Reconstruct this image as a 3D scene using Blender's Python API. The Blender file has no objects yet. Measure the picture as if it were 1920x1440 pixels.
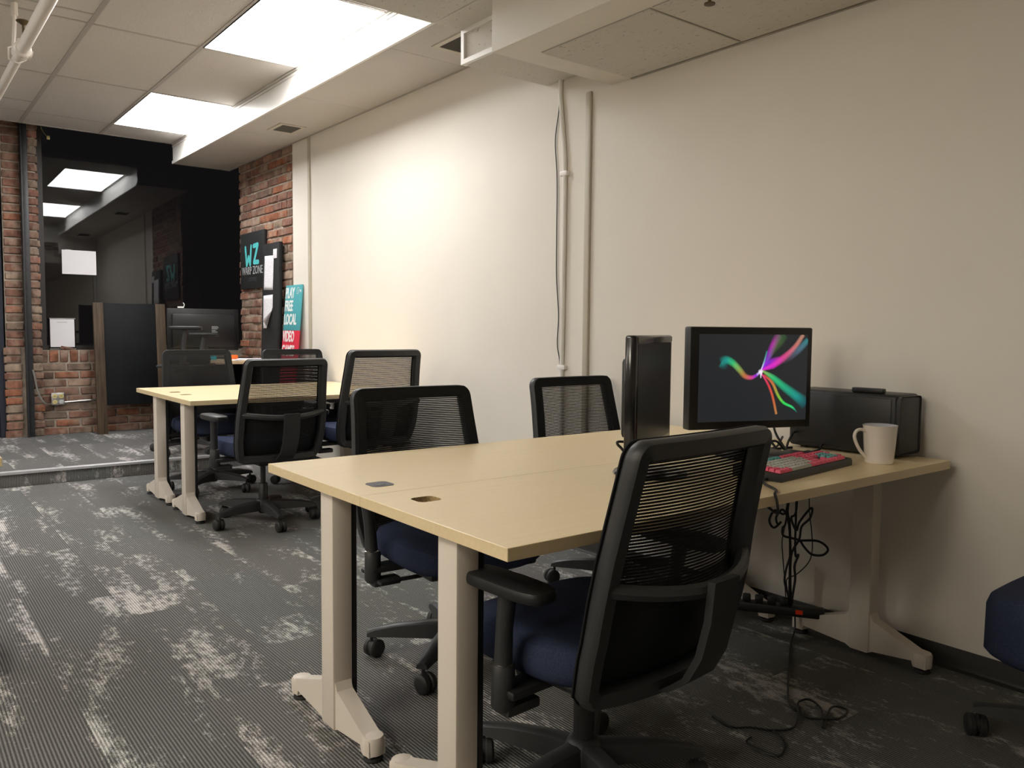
import bpy, bmesh, math, random
from mathutils import Matrix, Vector
random.seed(7)
C = bpy.context.scene.collection
sc = bpy.context.scene
# ------------------------------------------------------------------ camera, world, exposure
ZC = 1.12
YAW, PITCH, ROLL, FPX = 0.66175, -0.06602, 0.00889, 1528.6
def cam_axes():
    f = Vector((math.sin(YAW)*math.cos(PITCH), math.cos(YAW)*math.cos(PITCH), math.sin(PITCH)))
    r = Vector((math.cos(YAW), -math.sin(YAW), 0)); u = r.cross(f)
    return r*math.cos(ROLL)+u*math.sin(ROLL), u*math.cos(ROLL)-r*math.sin(ROLL), f
cr, cu, cf = cam_axes()
cam = bpy.data.objects.new('camera', bpy.data.cameras.new('camera')); C.objects.link(cam)
cam.matrix_world = Matrix(((cr.x, cu.x, -cf.x, 0), (cr.y, cu.y, -cf.y, 0), (cr.z, cu.z, -cf.z, ZC), (0, 0, 0, 1)))
cam.data.sensor_width = 36; cam.data.lens = FPX/1920*36; cam.data.clip_start = .02
sc.camera = cam
w = bpy.data.worlds.new('night'); sc.world = w; w.use_nodes = True
w.node_tree.nodes['Background'].inputs[0].default_value = (.0042, .0036, .0036, 1)
w.node_tree.nodes['Background'].inputs[1].default_value = 1
sc.view_settings.view_transform = 'Standard'; sc.view_settings.look = 'None'
sc.view_settings.exposure = 0.74; sc.view_settings.gamma = 1; sc.view_settings.use_curve_mapping = False
LIGHT_COL, LIGHT_STR = (1, .985, .97), 13.2
NEAR_COL, NEAR_STR = (1, .915, .77), 12
GLOBE_STR = 27
try:
    sc.cycles.use_denoising = True; sc.cycles.max_bounces = 8; sc.cycles.diffuse_bounces = 5
    sc.cycles.transparent_max_bounces = 24; sc.cycles.caustics_reflective = False; sc.cycles.caustics_refractive = False
except Exception: pass

# ------------------------------------------------------------------ materials
def nmat(name):
    m = bpy.data.materials.new(name); m.use_nodes = True; nt = m.node_tree
    return m, nt, nt.nodes['Principled BSDF'], nt.nodes['Material Output']
def N(nt, t, **kw):
    n = nt.nodes.new(t)
    for k, v in kw.items(): setattr(n, k, v)
    return n
def math_n(nt, op, a, b=None, clamp=False):
    n = N(nt, 'ShaderNodeMath', operation=op); n.use_clamp = clamp
    for i, v in enumerate((a, b)):
        if v is None: continue
        if isinstance(v, (int, float)): n.inputs[i].default_value = v
        else: nt.links.new(v, n.inputs[i])
    return n.outputs[0]
def ramp(nt, fac, stops):
    n = N(nt, 'ShaderNodeValToRGB'); e = n.color_ramp.elements
    while len(e) < len(stops): e.new(.5)
    for i, (p, c) in enumerate(stops): e[i].position = p; e[i].color = (*c, 1) if len(c) == 3 else c
    nt.links.new(fac, n.inputs[0]); return n.outputs[0]
def simple(name, col, rough=.5, metal=0, spec=.5, noise=0, nscale=30, bump=0, bscale=200, coat=0):
    m, nt, b, o = nmat(name)
    b.inputs['Base Color'].default_value = (*col, 1); b.inputs['Roughness'].default_value = rough
    b.inputs['Metallic'].default_value = metal; b.inputs['Specular IOR Level'].default_value = spec
    b.inputs['Coat Weight'].default_value = coat
    tc = N(nt, 'ShaderNodeTexCoord')
    if noise:
        n = N(nt, 'ShaderNodeTexNoise'); n.inputs['Scale'].default_value = nscale; n.inputs['Detail'].default_value = 5
        nt.links.new(tc.outputs['Object'], n.inputs['Vector'])
        c = ramp(nt, n.outputs[0], [(.3, tuple(x*(1-noise) for x in col)), (.7, tuple(min(1, x*(1+noise)) for x in col))])
        nt.links.new(c, b.inputs['Base Color'])
    if bump:
        n = N(nt, 'ShaderNodeTexNoise'); n.inputs['Scale'].default_value = bscale; n.inputs['Detail'].default_value = 3
        nt.links.new(tc.outputs['Object'], n.inputs['Vector'])
        bp = N(nt, 'ShaderNodeBump'); bp.inputs['Strength'].default_value = bump; bp.inputs['Distance'].default_value = .002
        nt.links.new(n.outputs[0], bp.inputs['Height']); nt.links.new(bp.outputs[0], b.inputs['Normal'])
    return m
def emit(name, col, s):
    m, nt, b, o = nmat(name); e = N(nt, 'ShaderNodeEmission'); e.inputs[0].default_value = (*col, 1); e.inputs[1].default_value = s
    nt.links.new(e.outputs[0], o.inputs[0]); return m

M = {}
M['wall'] = simple('painted wall', (.80, .755, .685), .55, spec=.3, noise=.012, nscale=3, bump=.12, bscale=140)
M['trimwall'] = simple('beige strip', (.50, .455, .37), .5)
M['drywall'] = simple('drywall', (.80, .76, .69), .6, spec=.3, noise=.01, nscale=4)
M['white'] = simple('white enamel', (.85, .83, .79), .35)
M['pipe'] = simple('white painted pipe', (.86, .80, .74), .3)
M['dark'] = simple('dark recess', (.028, .031, .043), .7, spec=.2)
M['dark_metal'] = simple('dark painted steel', (.030, .031, .034), .45, noise=.25, nscale=25)
M['frame_dark'] = simple('dark window frame', (.028, .024, .023), .5)
M['plastic'] = simple('black plastic', (.013, .0135, .0145), .42, bump=.15, bscale=500)
M['plastic2'] = simple('charcoal plastic', (.030, .031, .033), .45, bump=.15, bscale=500)
M['glossblack'] = simple('gloss black', (.008, .008, .009), .16)
M['bezel'] = simple('bezel with painted sheen', (.12, .12, .12), .2)
M['rubber'] = simple('rubber', (.018, .018, .018), .6)
M['putty'] = simple('putty powder coat', (.68, .615, .54), .42, bump=.1, bscale=400)
M['beam'] = simple('dark beam', (.06, .055, .05), .5)
M['grommet'] = simple('grommet cover', (.085, .08, .095), .65)
M['chrome'] = simple('bright metal', (.7, .7, .7), .22, metal=1)
M['galv'] = simple('galvanised steel', (.55, .54, .52), .35, metal=.9)
M['mug'] = simple('mug glaze', (.78, .72, .65), .18, coat=.4)
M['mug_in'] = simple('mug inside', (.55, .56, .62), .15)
M['paper'] = simple('paper', (.82, .80, .83), .7)
M['cyan'] = simple('cyan card', (.02, .50, .72), .5)
M['orange'] = simple('orange card', (.85, .16, .015), .5)
M['yellow'] = simple('yellowed plastic', (.62, .52, .22), .4)
M['grey'] = simple('grey plastic', (.45, .45, .45), .4)
M['pink'] = simple('pink keycap', (.86, .10, .20), .45)
M['teal_key'] = simple('teal keycap', (.12, .42, .42), .45)
M['grey_key'] = simple('grey keycap', (.50, .50, .46), .45)
M['red'] = simple('red sign', (.62, .028, .055), .4)
M['teal'] = simple('teal sign', (.09, .40, .45), .4)
M['tealpaint'] = simple('teal paint', (.09, .52, .54), .45)
M['signwhite'] = simple('white print', (.85, .85, .83), .5)
M['signgrey'] = simple('grey print', (.38, .40, .41), .5)
M['signdim'] = simple('dim print', (.035, .037, .04), .5)
M['slate'] = simple('chalkboard', (.0065, .0075, .009), .6, spec=.2, noise=.25, nscale=6)
M['tvblack'] = simple('television black', (.0055, .0055, .006), .4)
M['canvas'] = simple('black canvas', (.010, .011, .012), .6, bump=.2, bscale=600)
M['baseboard'] = simple('vinyl cove base', (.020, .020, .019), .38)
M['nosing'] = simple('carpet nosing', (.50, .50, .51), .4, metal=.3)
M['mortar'] = simple('mortar', (.34, .285, .235), .9, spec=.1, noise=.25, nscale=20, bump=.6, bscale=60)
M['concrete'] = simple('subfloor', (.05, .05, .05), .9)
M['roomwall'] = simple('far side paint', (.50, .46, .40), .7)
M['ventdark'] = simple('vent blades', (.09, .08, .065), .5)
M['ventframe'] = simple('vent frame', (.62, .575, .50), .5)
M['bronze'] = simple('bronze', (.10, .07, .035), .4, metal=.6)
M['red_light'] = emit('red switch glow', (1, .06, .02), .06)

def mat_tile(name, col, holes=.5):
    m, nt, b, o = nmat(name); tc = N(nt, 'ShaderNodeTexCoord'); b.inputs['Roughness'].default_value = .9; b.inputs['Specular IOR Level'].default_value = .1
    oi = N(nt, 'ShaderNodeObjectInfo'); va = N(nt, 'ShaderNodeVectorMath', operation='ADD')
    sc_ = N(nt, 'ShaderNodeVectorMath', operation='SCALE'); sc_.inputs[0].default_value = (17, 9, 5)
    nt.links.new(oi.outputs['Random'], sc_.inputs['Scale']); nt.links.new(tc.outputs['Object'], va.inputs[0]); nt.links.new(sc_.outputs[0], va.inputs[1])
    mp = N(nt, 'ShaderNodeMapping'); mp.inputs['Scale'].default_value = (110, 38, 60); mp.inputs['Rotation'].default_value = (0, 0, .5)
    nt.links.new(va.outputs[0], mp.inputs[0])
    n = N(nt, 'ShaderNodeTexNoise'); n.inputs['Scale'].default_value = 1; n.inputs['Detail'].default_value = 2; n.inputs['Distortion'].default_value = .6
    nt.links.new(mp.outputs[0], n.inputs['Vector'])
    n2 = N(nt, 'ShaderNodeTexNoise'); n2.inputs['Scale'].default_value = 2.2; nt.links.new(va.outputs[0], n2.inputs['Vector'])
    f = ramp(nt, n.outputs[0], [(.27, (1-holes,)*3), (.36, (1, 1, 1))])
    g = ramp(nt, n2.outputs[0], [(.3, (.965, .965, .965)), (.7, (1, 1, 1))])
    mx = N(nt, 'ShaderNodeMix', data_type='RGBA', blend_type='MULTIPLY'); mx.inputs[0].default_value = 1
    mx2 = N(nt, 'ShaderNodeMix', data_type='RGBA', blend_type='MULTIPLY'); mx2.inputs[0].default_value = 1
    mx.inputs[6].default_value = (*col, 1); nt.links.new(f, mx.inputs[7]); nt.links.new(mx.outputs[2], mx2.inputs[6]); nt.links.new(g, mx2.inputs[7])
    nt.links.new(mx2.outputs[2], b.inputs['Base Color'])
    bp = N(nt, 'ShaderNodeBump'); bp.inputs['Strength'].default_value = .5; bp.inputs['Distance'].default_value = .003
    nt.links.new(n.outputs[0], bp.inputs['Height']); nt.links.new(bp.outputs[0], b.inputs['Normal']); return m
M['tile'] = mat_tile('mineral ceiling tile', (.64, .605, .575), .12)
M['tile2'] = mat_tile('fissured ceiling tile', (.72, .69, .64), .42)
M['tbar'] = simple('ceiling grid bar', (.43, .40, .375), .5)

def mat_wood(name, col, amp=.05, sc_=(1.2, 60, 60), rough=.36):
    m, nt, b, o = nmat(name); tc = N(nt, 'ShaderNodeTexCoord'); mp = N(nt, 'ShaderNodeMapping'); mp.inputs['Scale'].default_value = sc_
    nt.links.new(tc.outputs['Object'], mp.inputs[0]); n = N(nt, 'ShaderNodeTexNoise'); n.inputs['Scale'].default_value = 1.5; n.inputs['Detail'].default_value = 6
    nt.links.new(mp.outputs[0], n.inputs['Vector'])
    c = ramp(nt, n.outputs[0], [(.3, tuple(x*(1-amp) for x in col)), (.7, tuple(x*(1+amp) for x in col))])
    nt.links.new(c, b.inputs['Base Color']); b.inputs['Roughness'].default_value = rough; b.inputs['Specular IOR Level'].default_value = .45; return m
M['maple'] = mat_wood('maple laminate', (.84, .685, .43), .025)
M['edge'] = mat_wood('maple edge band', (.76, .61, .375), .04)
M['chip'] = simple('raw particleboard', (.36, .25, .12), .9, noise=.4, nscale=150)
M['oldwood'] = mat_wood('weathered board', (.062, .040, .022), .55, (40, 40, 2.2), .7)

def mat_brick():
    m, nt, b, o = nmat('old brick'); tc = N(nt, 'ShaderNodeTexCoord'); oi = N(nt, 'ShaderNodeObjectInfo')
    base = ramp(nt, oi.outputs['Random'], [(0, (.155, .092, .070)), (.2, (.225, .112, .083)), (.36, (.19, .108, .084)), (.50, (.30, .118, .066)), (.60, (.235, .145, .11)), (.8, (.13, .092, .075)), (.92, (.30, .23, .178)), (1, (.24, .104, .078))])
    sc_ = N(nt, 'ShaderNodeVectorMath', operation='SCALE'); sc_.inputs[0].default_value = (31, 17, 23); va = N(nt, 'ShaderNodeVectorMath', operation='ADD')
    nt.links.new(oi.outputs['Random'], sc_.inputs['Scale']); nt.links.new(tc.outputs['Object'], va.inputs[0]); nt.links.new(sc_.outputs[0], va.inputs[1])
    n = N(nt, 'ShaderNodeTexNoise'); n.inputs['Scale'].default_value = 16; n.inputs['Detail'].default_value = 7; nt.links.new(va.outputs[0], n.inputs['Vector'])
    n2 = N(nt, 'ShaderNodeTexNoise'); n2.inputs['Scale'].default_value = 7; n2.inputs['Detail'].default_value = 5; nt.links.new(va.outputs[0], n2.inputs['Vector'])
    k = ramp(nt, n.outputs[0], [(.3, (.6, .6, .6)), (.7, (1.3, 1.25, 1.2))])
    mx = N(nt, 'ShaderNodeMix', data_type='RGBA', blend_type='MULTIPLY'); mx.inputs[0].default_value = 1
    nt.links.new(base, mx.inputs[6]); nt.links.new(k, mx.inputs[7])
    f = ramp(nt, n2.outputs[0], [(.48, (0, 0, 0)), (.72, (.7, .7, .7))])
    m2 = N(nt, 'ShaderNodeMix', data_type='RGBA'); nt.links.new(f, m2.inputs[0]); nt.links.new(mx.outputs[2], m2.inputs[6]); m2.inputs[7].default_value = (.36, .285, .22, 1)
    nt.links.new(m2.outputs[2], b.inputs['Base Color']); b.inputs['Roughness'].default_value = .85; b.inputs['Specular IOR Level'].default_value = .2
    bp = N(nt, 'ShaderNodeBump'); bp.inputs['Strength'].default_value = .7; bp.inputs['Distance'].default_value = .006
    nt.links.new(n.outputs[0], bp.inputs['Height']); nt.links.new(bp.outputs[0], b.inputs['Normal']); return m
M['brick'] = mat_brick()

def mat_carpet():
    m, nt, b, o = nmat('ribbed carpet plank'); tc = N(nt, 'ShaderNodeTexCoord'); oi = N(nt, 'ShaderNodeObjectInfo')
    sx = N(nt, 'ShaderNodeSeparateXYZ'); nt.links.new(tc.outputs['Object'], sx.inputs[0])
    sc_ = N(nt, 'ShaderNodeVectorMath', operation='SCALE'); sc_.inputs[0].default_value = (43, 71, 0); va = N(nt, 'ShaderNodeVectorMath', operation='ADD')
    nt.links.new(oi.outputs['Random'], sc_.inputs['Scale']); nt.links.new(tc.outputs['Object'], va.inputs[0]); nt.links.new(sc_.outputs[0], va.inputs[1])
    def noise(s, d, scl):
        mp = N(nt, 'ShaderNodeMapping'); mp.inputs['Scale'].default_value = scl; nt.links.new(va.outputs[0], mp.inputs[0])
        n = N(nt, 'ShaderNodeTexNoise'); n.inputs['Scale'].default_value = s; n.inputs['Detail'].default_value = d; nt.links.new(mp.outputs[0], n.inputs['Vector']); return n.outputs[0]
    big = noise(1, 3, (6.2, 1.35, 1)); med = noise(1, 5, (42, 20, 1)); fine = noise(1, 2, (300, 90, 1))
    s = math_n(nt, 'ADD', math_n(nt, 'MULTIPLY', big, 1.0), math_n(nt, 'MULTIPLY', med, .55))
    s = math_n(nt, 'ADD', s, math_n(nt, 'MULTIPLY', fine, .34))
    patch = ramp(nt, math_n(nt, 'SUBTRACT', s, .0), [(.0, (0, 0, 0)), (1, (1, 1, 1))])
    # threshold
    p = math_n(nt, 'MULTIPLY', math_n(nt, 'SUBTRACT', s, 1.005), 7.0, True)
    rib = math_n(nt, 'SINE', math_n(nt, 'MULTIPLY', sx.outputs[0], 2*math.pi/.0095))
    rib01 = math_n(nt, 'MULTIPLY', math_n(nt, 'ADD', rib, 1), .5)
    speck = math_n(nt, 'MULTIPLY', math_n(nt, 'SUBTRACT', fine, .5), .6)
    rr = math_n(nt, 'ADD', rib01, speck, True)
    gb = N(nt, 'ShaderNodeMix', data_type='RGBA'); nt.links.new(rr, gb.inputs[0]); gb.inputs[6].default_value = (.066, .066, .066, 1); gb.inputs[7].default_value = (.225, .224, .222, 1)
    gl = N(nt, 'ShaderNodeMix', data_type='RGBA'); nt.links.new(rr, gl.inputs[0]); gl.inputs[6].default_value = (.30, .29, .285, 1); gl.inputs[7].default_value = (.68, .66, .65, 1)
    tone = ramp(nt, oi.outputs['Random'], [(0, (.9, .9, .88)), (.5, (1.05, 1.02, 1.0)), (1, (.93, .97, .95))])
    mx = N(nt, 'ShaderNodeMix', data_type='RGBA'); nt.links.new(p, mx.inputs[0]); nt.links.new(gb.outputs[2], mx.inputs[6]); nt.links.new(gl.outputs[2], mx.inputs[7])
    mt = N(nt, 'ShaderNodeMix', data_type='RGBA', blend_type='MULTIPLY'); mt.inputs[0].default_value = 1; nt.links.new(mx.outputs[2], mt.inputs[6]); nt.links.new(tone, mt.inputs[7])
    nt.links.new(mt.outputs[2], b.inputs['Base Color']); b.inputs['Roughness'].default_value = .95; b.inputs['Specular IOR Level'].default_value = .1
    bp = N(nt, 'ShaderNodeBump'); bp.inputs['Strength'].default_value = .6; bp.inputs['Distance'].default_value = .003
    nt.links.new(rr, bp.inputs['Height']); nt.links.new(bp.outputs[0], b.inputs['Normal']); return m
M['carpet'] = mat_carpet()

def mat_mesh(name, col, open_=.55):
    """woven chair mesh: horizontal strands with holes between them (UV in metres)"""
    m, nt, b, o = nmat(name); b.inputs['Base Color'].default_value = (*col, 1); b.inputs['Roughness'].default_value = .7; b.inputs['Specular IOR Level'].default_value = .2
    uv = N(nt, 'ShaderNodeUVMap'); sx = N(nt, 'ShaderNodeSeparateXYZ'); nt.links.new(uv.outputs[0], sx.inputs[0])
    v = math_n(nt, 'FRACT', math_n(nt, 'DIVIDE', sx.outputs[1], .0068)); u = math_n(nt, 'FRACT', math_n(nt, 'DIVIDE', sx.outputs[0], .0036))
    op = math_n(nt, 'MULTIPLY', math_n(nt, 'ADD', math_n(nt, 'GREATER_THAN', sx.outputs[1], .60), .12), open_/1.12)
    a = math_n(nt, 'LESS_THAN', v, op); c = math_n(nt, 'LESS_THAN', u, .72)
    hole = math_n(nt, 'MULTIPLY', a, c)
    t = N(nt, 'ShaderNodeBsdfTransparent'); mx = N(nt, 'ShaderNodeMixShader')
    nt.links.new(hole, mx.inputs[0]); nt.links.new(b.outputs[0], mx.inputs[1]); nt.links.new(t.outputs[0], mx.inputs[2]); nt.links.new(mx.outputs[0], o.inputs[0]); return m
M['mesh'] = mat_mesh('chair back mesh', (.012, .0125, .014), .32)
M['navy'] = simple('navy seat fabric', (.034, .043, .082), .9, spec=.1, noise=.22, nscale=300, bump=.4, bscale=700)
M['fabric_black'] = simple('black fabric', (.016, .0165, .018), .85, spec=.15, bump=.3, bscale=700)

def mat_glass():
    m, nt, b, o = nmat('night window glass'); fr = N(nt, 'ShaderNodeFresnel'); fr.inputs[0].default_value = 1.52
    t = N(nt, 'ShaderNodeBsdfTransparent'); t.inputs[0].default_value = (.9, .92, .93, 1); g = N(nt, 'ShaderNodeBsdfGlossy'); g.inputs['Roughness'].default_value = .004
    mx = N(nt, 'ShaderNodeMixShader'); nt.links.new(fr.outputs[0], mx.inputs[0]); nt.links.new(t.outputs[0], mx.inputs[1]); nt.links.new(g.outputs[0], mx.inputs[2])
    nt.links.new(mx.outputs[0], o.inputs[0]); return m
M['glass'] = mat_glass()
def mat_screen_ink():
    m, nt, b, o = nmat('screen picture'); at = N(nt, 'ShaderNodeAttribute'); at.attribute_name = 'ink'
    e = N(nt, 'ShaderNodeEmission'); e.inputs[1].default_value = .60; nt.links.new(at.outputs['Color'], e.inputs[0])
    t = N(nt, 'ShaderNodeBsdfTransparent'); mx = N(nt, 'ShaderNodeMixShader'); nt.links.new(at.outputs['Alpha'], mx.inputs[0])
    nt.links.new(t.outputs[0], mx.inputs[1]); nt.links.new(e.outputs[0], mx.inputs[2]); nt.links.new(mx.outputs[0], o.inputs[0]); return m
M['ink'] = mat_screen_ink()
def mat_screen():
    m, nt, b, o = nmat('lit screen'); b.inputs['Base Color'].default_value = (.006, .006, .007, 1); b.inputs['Roughness'].default_value = .3
    b.inputs['Emission Color'].default_value = (.0095, .0105, .012, 1); b.inputs['Emission Strength'].default_value = 1; return m
M['screen'] = mat_screen(); M['screen_off'] = simple('matt dark screen', (.028, .028, .03), .33, spec=.6)
def mat_paper_print():
    m, nt, b, o = nmat('printed paper'); tc = N(nt, 'ShaderNodeTexCoord'); sx = N(nt, 'ShaderNodeSeparateXYZ'); nt.links.new(tc.outputs['Object'], sx.inputs[0])
    l = math_n(nt, 'LESS_THAN', math_n(nt, 'FRACT', math_n(nt, 'MULTIPLY', sx.outputs[1], 75)), .45)
    n = N(nt, 'ShaderNodeTexNoise'); n.inputs['Scale'].default_value = 90; nt.links.new(tc.outputs['Object'], n.inputs[0])
    k = math_n(nt, 'MULTIPLY', l, math_n(nt, 'GREATER_THAN', n.outputs[0], .48)); k = math_n(nt, 'MULTIPLY', k, .45)
    mx = N(nt, 'ShaderNodeMix', data_type='RGBA'); nt.links.new(k, mx.inputs[0]); mx.inputs[6].default_value = (.80, .78, .82, 1); mx.inputs[7].default_value = (.3, .3, .34, 1)
    nt.links.new(mx.outputs[2], b.inputs['Base Color']); b.inputs['Roughness'].default_value = .7; return m
M['print'] = mat_paper_print()
M['light'] = emit('light diffuser', LIGHT_COL, LIGHT_STR)
M['globe'] = emit('added globe glow', NEAR_COL, GLOBE_STR)  # emission of the added out-of-view globes
M['fill_warm'] = emit('added fill diffuser', NEAR_COL, NEAR_STR)  # emission of the added out-of-view warm panels

# ------------------------------------------------------------------ mesh helpers
class MB:
    def __init__(s): s.v = []; s.f = []; s.mi = []; s.uv = None
    def add(s, vs, fs, mi=0):
        o = len(s.v); s.v += [tuple(v) for v in vs]; s.f += [tuple(i+o for i in f) for f in fs]; s.mi += [mi]*len(fs); return s
    def box(s, x0, x1, y0, y1, z0, z1, mi=0, M_=None, b=0):
        if b: return s.bbox(x0, x1, y0, y1, z0, z1, b, mi, M_)
        v = [Vector(p) for p in ((x0, y0, z0), (x1, y0, z0), (x1, y1, z0), (x0, y1, z0), (x0, y0, z1), (x1, y0, z1), (x1, y1, z1), (x0, y1, z1))]
        if M_: v = [M_ @ p for p in v]
        return s.add(v, [(0, 3, 2, 1), (4, 5, 6, 7), (0, 1, 5, 4), (1, 2, 6, 5), (2, 3, 7, 6), (3, 0, 4, 7)], mi)
    def bbox(s, x0, x1, y0, y1, z0, z1, b, mi=0, M_=None, seg=2):
        bm = bmesh.new(); bmesh.ops.create_cube(bm, size=1)
        for v in bm.verts: v.co = Vector(((x0+x1)/2+v.co.x*(x1-x0), (y0+y1)/2+v.co.y*(y1-y0), (z0+z1)/2+v.co.z*(z1-z0)))
        bmesh.ops.bevel(bm, geom=bm.edges[:], offset=b, segments=seg, affect='EDGES', profile=.5)
        return s.bm(bm, mi, M_)
    def bm(s, bm, mi=0, M_=None):
        bm.verts.index_update(); vs = [(M_ @ v.co if M_ else v.co.copy()) for v in bm.verts]; fs = [[v.index for v in f.verts] for f in bm.faces]; bm.free(); return s.add(vs, fs, mi)
    def prism(s, pts, axis, a, b, mi=0, M_=None):
        """extrude a 2D outline: axis 'x' -> pts are (y,z); 'y' -> (x,z); 'z' -> (x,y)"""
        def P(p, t): return {'x': (t, p[0], p[1]), 'y': (p[0], t, p[1]), 'z': (p[0], p[1], t)}[axis]
        n = len(pts); v = [Vector(P(p, a)) for p in pts]+[Vector(P(p, b)) for p in pts]
        if M_: v = [M_ @ q for q in v]
        return s.add(v, [tuple(range(n))[::-1], tuple(range(n, 2*n))]+[(i, (i+1) % n, n+(i+1) % n, n+i) for i in range(n)], mi)
    def tube(s, pts, r, n=8, mi=0, closed=False, flat=None):
        pts = [Vector(p) for p in pts]; m = len(pts); rings = []; prev = None
        for i, p in enumerate(pts):
            a = pts[i-1] if (i or closed) else p; c = pts[(i+1) % m] if (i < m-1 or closed) else p
            t = (c-a).normalized() if (c-a).length else Vector((0, 0, 1))
            if prev is None:
                ref = Vector((0, 0, 1)) if abs(t.z) < .9 else Vector((1, 0, 0)); nx = t.cross(ref).normalized()
            else: nx = (prev-t*prev.dot(t)).normalized()
            prev = nx; ny = t.cross(nx); rr = r[i] if isinstance(r, (list, tuple)) else r
            rings.append([p+nx*math.cos(2*math.pi*k/n)*rr+ny*math.sin(2*math.pi*k/n)*rr for k in range(n)])
        vs = [q for R in rings for q in R]; fs = []
        for i in range(m if closed else m-1):
            for k in range(n): fs.append((i*n+k, i*n+(k+1) % n, ((i+1) % m)*n+(k+1) % n, ((i+1) % m)*n+k))
        if not closed: fs += [tuple(range(n))[::-1], tuple((m-1)*n+k for k in range(n))]
        return s.add(vs, fs, mi)
    def lathe(s, prof, n=24, c=(0, 0, 0), mi=0, M_=None, cap=True):
        vs = [Vector((c[0]+r*math.cos(2*math.pi*k/n), c[1]+r*math.sin(2*math.pi*k/n), c[2]+z)) for r, z in prof for k in range(n)]
        if M_: vs = [M_ @ v for v in vs]
        fs = [(i*n+k, i*n+(k+1) % n, (i+1)*n+(k+1) % n, (i+1)*n+k) for i in range(len(prof)-1) for k in range(n)]
        if cap: fs += [tuple(range(n))[::-1], tuple((len(prof)-1)*n+k for k in range(n))]
        return s.add(vs, fs, mi)
    def mesh(s, name, mats, smooth=True):
        me = bpy.data.meshes.new(name); me.from_pydata(s.v, [], s.f)
        for m in (mats if isinstance(mats, (list, tuple)) else [mats]): me.materials.append(m)
        me.polygons.foreach_set('material_index', s.mi)
        bm = bmesh.new(); bm.from_mesh(me); bmesh.ops.recalc_face_normals(bm, faces=bm.faces); bm.to_mesh(me); bm.free()
        if smooth:
            me.polygons.foreach_set('use_smooth', [True]*len(me.polygons)); me.set_sharp_from_angle(angle=math.radians(38))
        me.update(); return me
    def build(s, name, mats, parent=None, loc=None, smooth=True): return link(name, s.mesh(name, mats, smooth), parent, loc)
def link(name, me, parent=None, loc=None):
    o = bpy.data.objects.new(name, me); C.objects.link(o)
    if parent: o.parent = parent
    if loc: o.location = loc
    return o
def tag(o, label, cat, group=None, kind=None):
    o['label'] = label
    if cat: o['category'] = cat
    if group: o['group'] = group
    if kind: o['kind'] = kind
    return o
def thing(name, label, cat, loc=(0, 0, 0), rz=0, group=None):
    o = bpy.data.objects.new(name, None); C.objects.link(o); o.location = loc; o.rotation_euler = (0, 0, rz); o.empty_display_size = .05
    return tag(o, label, cat, group)
def struct(o, label, cat): return tag(o, label, cat, kind='structure')
def copy_tree(o, parent=None):
    c = o.copy(); C.objects.link(c)
    if parent: c.parent = parent
    for ch in o.children: copy_tree(ch, c)
    return c
def smooth_pts(pts, k=6):
    """Catmull-Rom resample"""
    P = [Vector(p) for p in pts]; P = [P[0]*2-P[1]]+P+[P[-1]*2-P[-2]]; out = []
    for i in range(1, len(P)-2):
        for j in range(k):
            t = j/k; a, b, c, d = P[i-1], P[i], P[i+1], P[i+2]
            out.append(.5*((2*b)+(c-a)*t+(2*a-5*b+4*c-d)*t*t+(3*b-a-3*c+d)*t**3))
    return out+[P[-2]]
def text_mesh(txt, size, mat, parent, mtx, name='lettering', bold=0, sx=1, ext=.0008, align='CENTER'):
    cu_ = bpy.data.curves.new('t', 'FONT'); cu_.body = txt; cu_.size = size; cu_.align_x = align; cu_.align_y = 'CENTER'; cu_.extrude = ext; cu_.offset = bold; cu_.resolution_u = 3
    to = bpy.data.objects.new('t', cu_); C.objects.link(to); bpy.context.view_layer.update()
    me = bpy.data.meshes.new_from_object(to.evaluated_get(bpy.context.evaluated_depsgraph_get())); bpy.data.objects.remove(to)
    me.transform(mtx @ Matrix.Diagonal((sx, 1, 1, 1))); me.materials.clear(); me.materials.append(mat)
    return link(name, me, parent)
def frame_mtx(o, x, y):
    x = Vector(x).normalized(); y = Vector(y).normalized(); z = x.cross(y)
    return Matrix(((x.x, y.x, z.x, o[0]), (x.y, y.y, z.y, o[1]), (x.z, y.z, z.z, o[2]), (0, 0, 0, 1)))

# ------------------------------------------------------------------ room shell
XW = 2.8135; HC, HS, HN, HT, HB = 2.854, 2.666, 2.558, 2.395, 2.293
YE = 8.2; PF = .103; YST = 6.55; YB = 8.65
floor = struct(MB().box(-7.0, XW+.15, -2.6, YST, -.12, -.004).build('floor', M['concrete']), 'floor of grey ribbed carpet planks with pale worn patches', 'floor')
plat = struct(MB().box(-7.0, 3.6, YST+.012, YB+.4, -.12, PF-.004).build('floor.001', M['concrete']), 'low carpeted platform in front of the brick window wall', 'floor')
PW, PL = .305, .914
def plank_mesh(w_, l_): return MB().box(-w_/2+.0004, w_/2-.0004, -l_/2+.0004, l_/2-.0004, -.004, 0).mesh('carpet_plank', M['carpet'], False)
pm = plank_mesh(PW, PL); pmh = {}
def lay(parent, x0, x1, y0, y1, z, seed):
    rnd = random.Random(seed); i = 0; x = x0
    while x < x1-.01:
        wd = min(PW, x1-x); y = y0-rnd.choice([0, .3, .61]) ; 
        while y < y1-.01:
            a, b = max(y, y0), min(y+PL, y1)
            if b-a > .02:
                key = (round(wd, 3), round(b-a, 3))
                if key not in pmh: pmh[key] = plank_mesh(wd, b-a)
                link('carpet_plank', pmh[key], parent, (x+wd/2, (a+b)/2, z))
            y += PL
        x += PW
lay(floor, .129-PW*3, XW, .30, YST, 0, 3)
lay(plat, .129-PW*1, XW+.2, YST+.016, YB, PF, 11)
x = .129-PW
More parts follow.
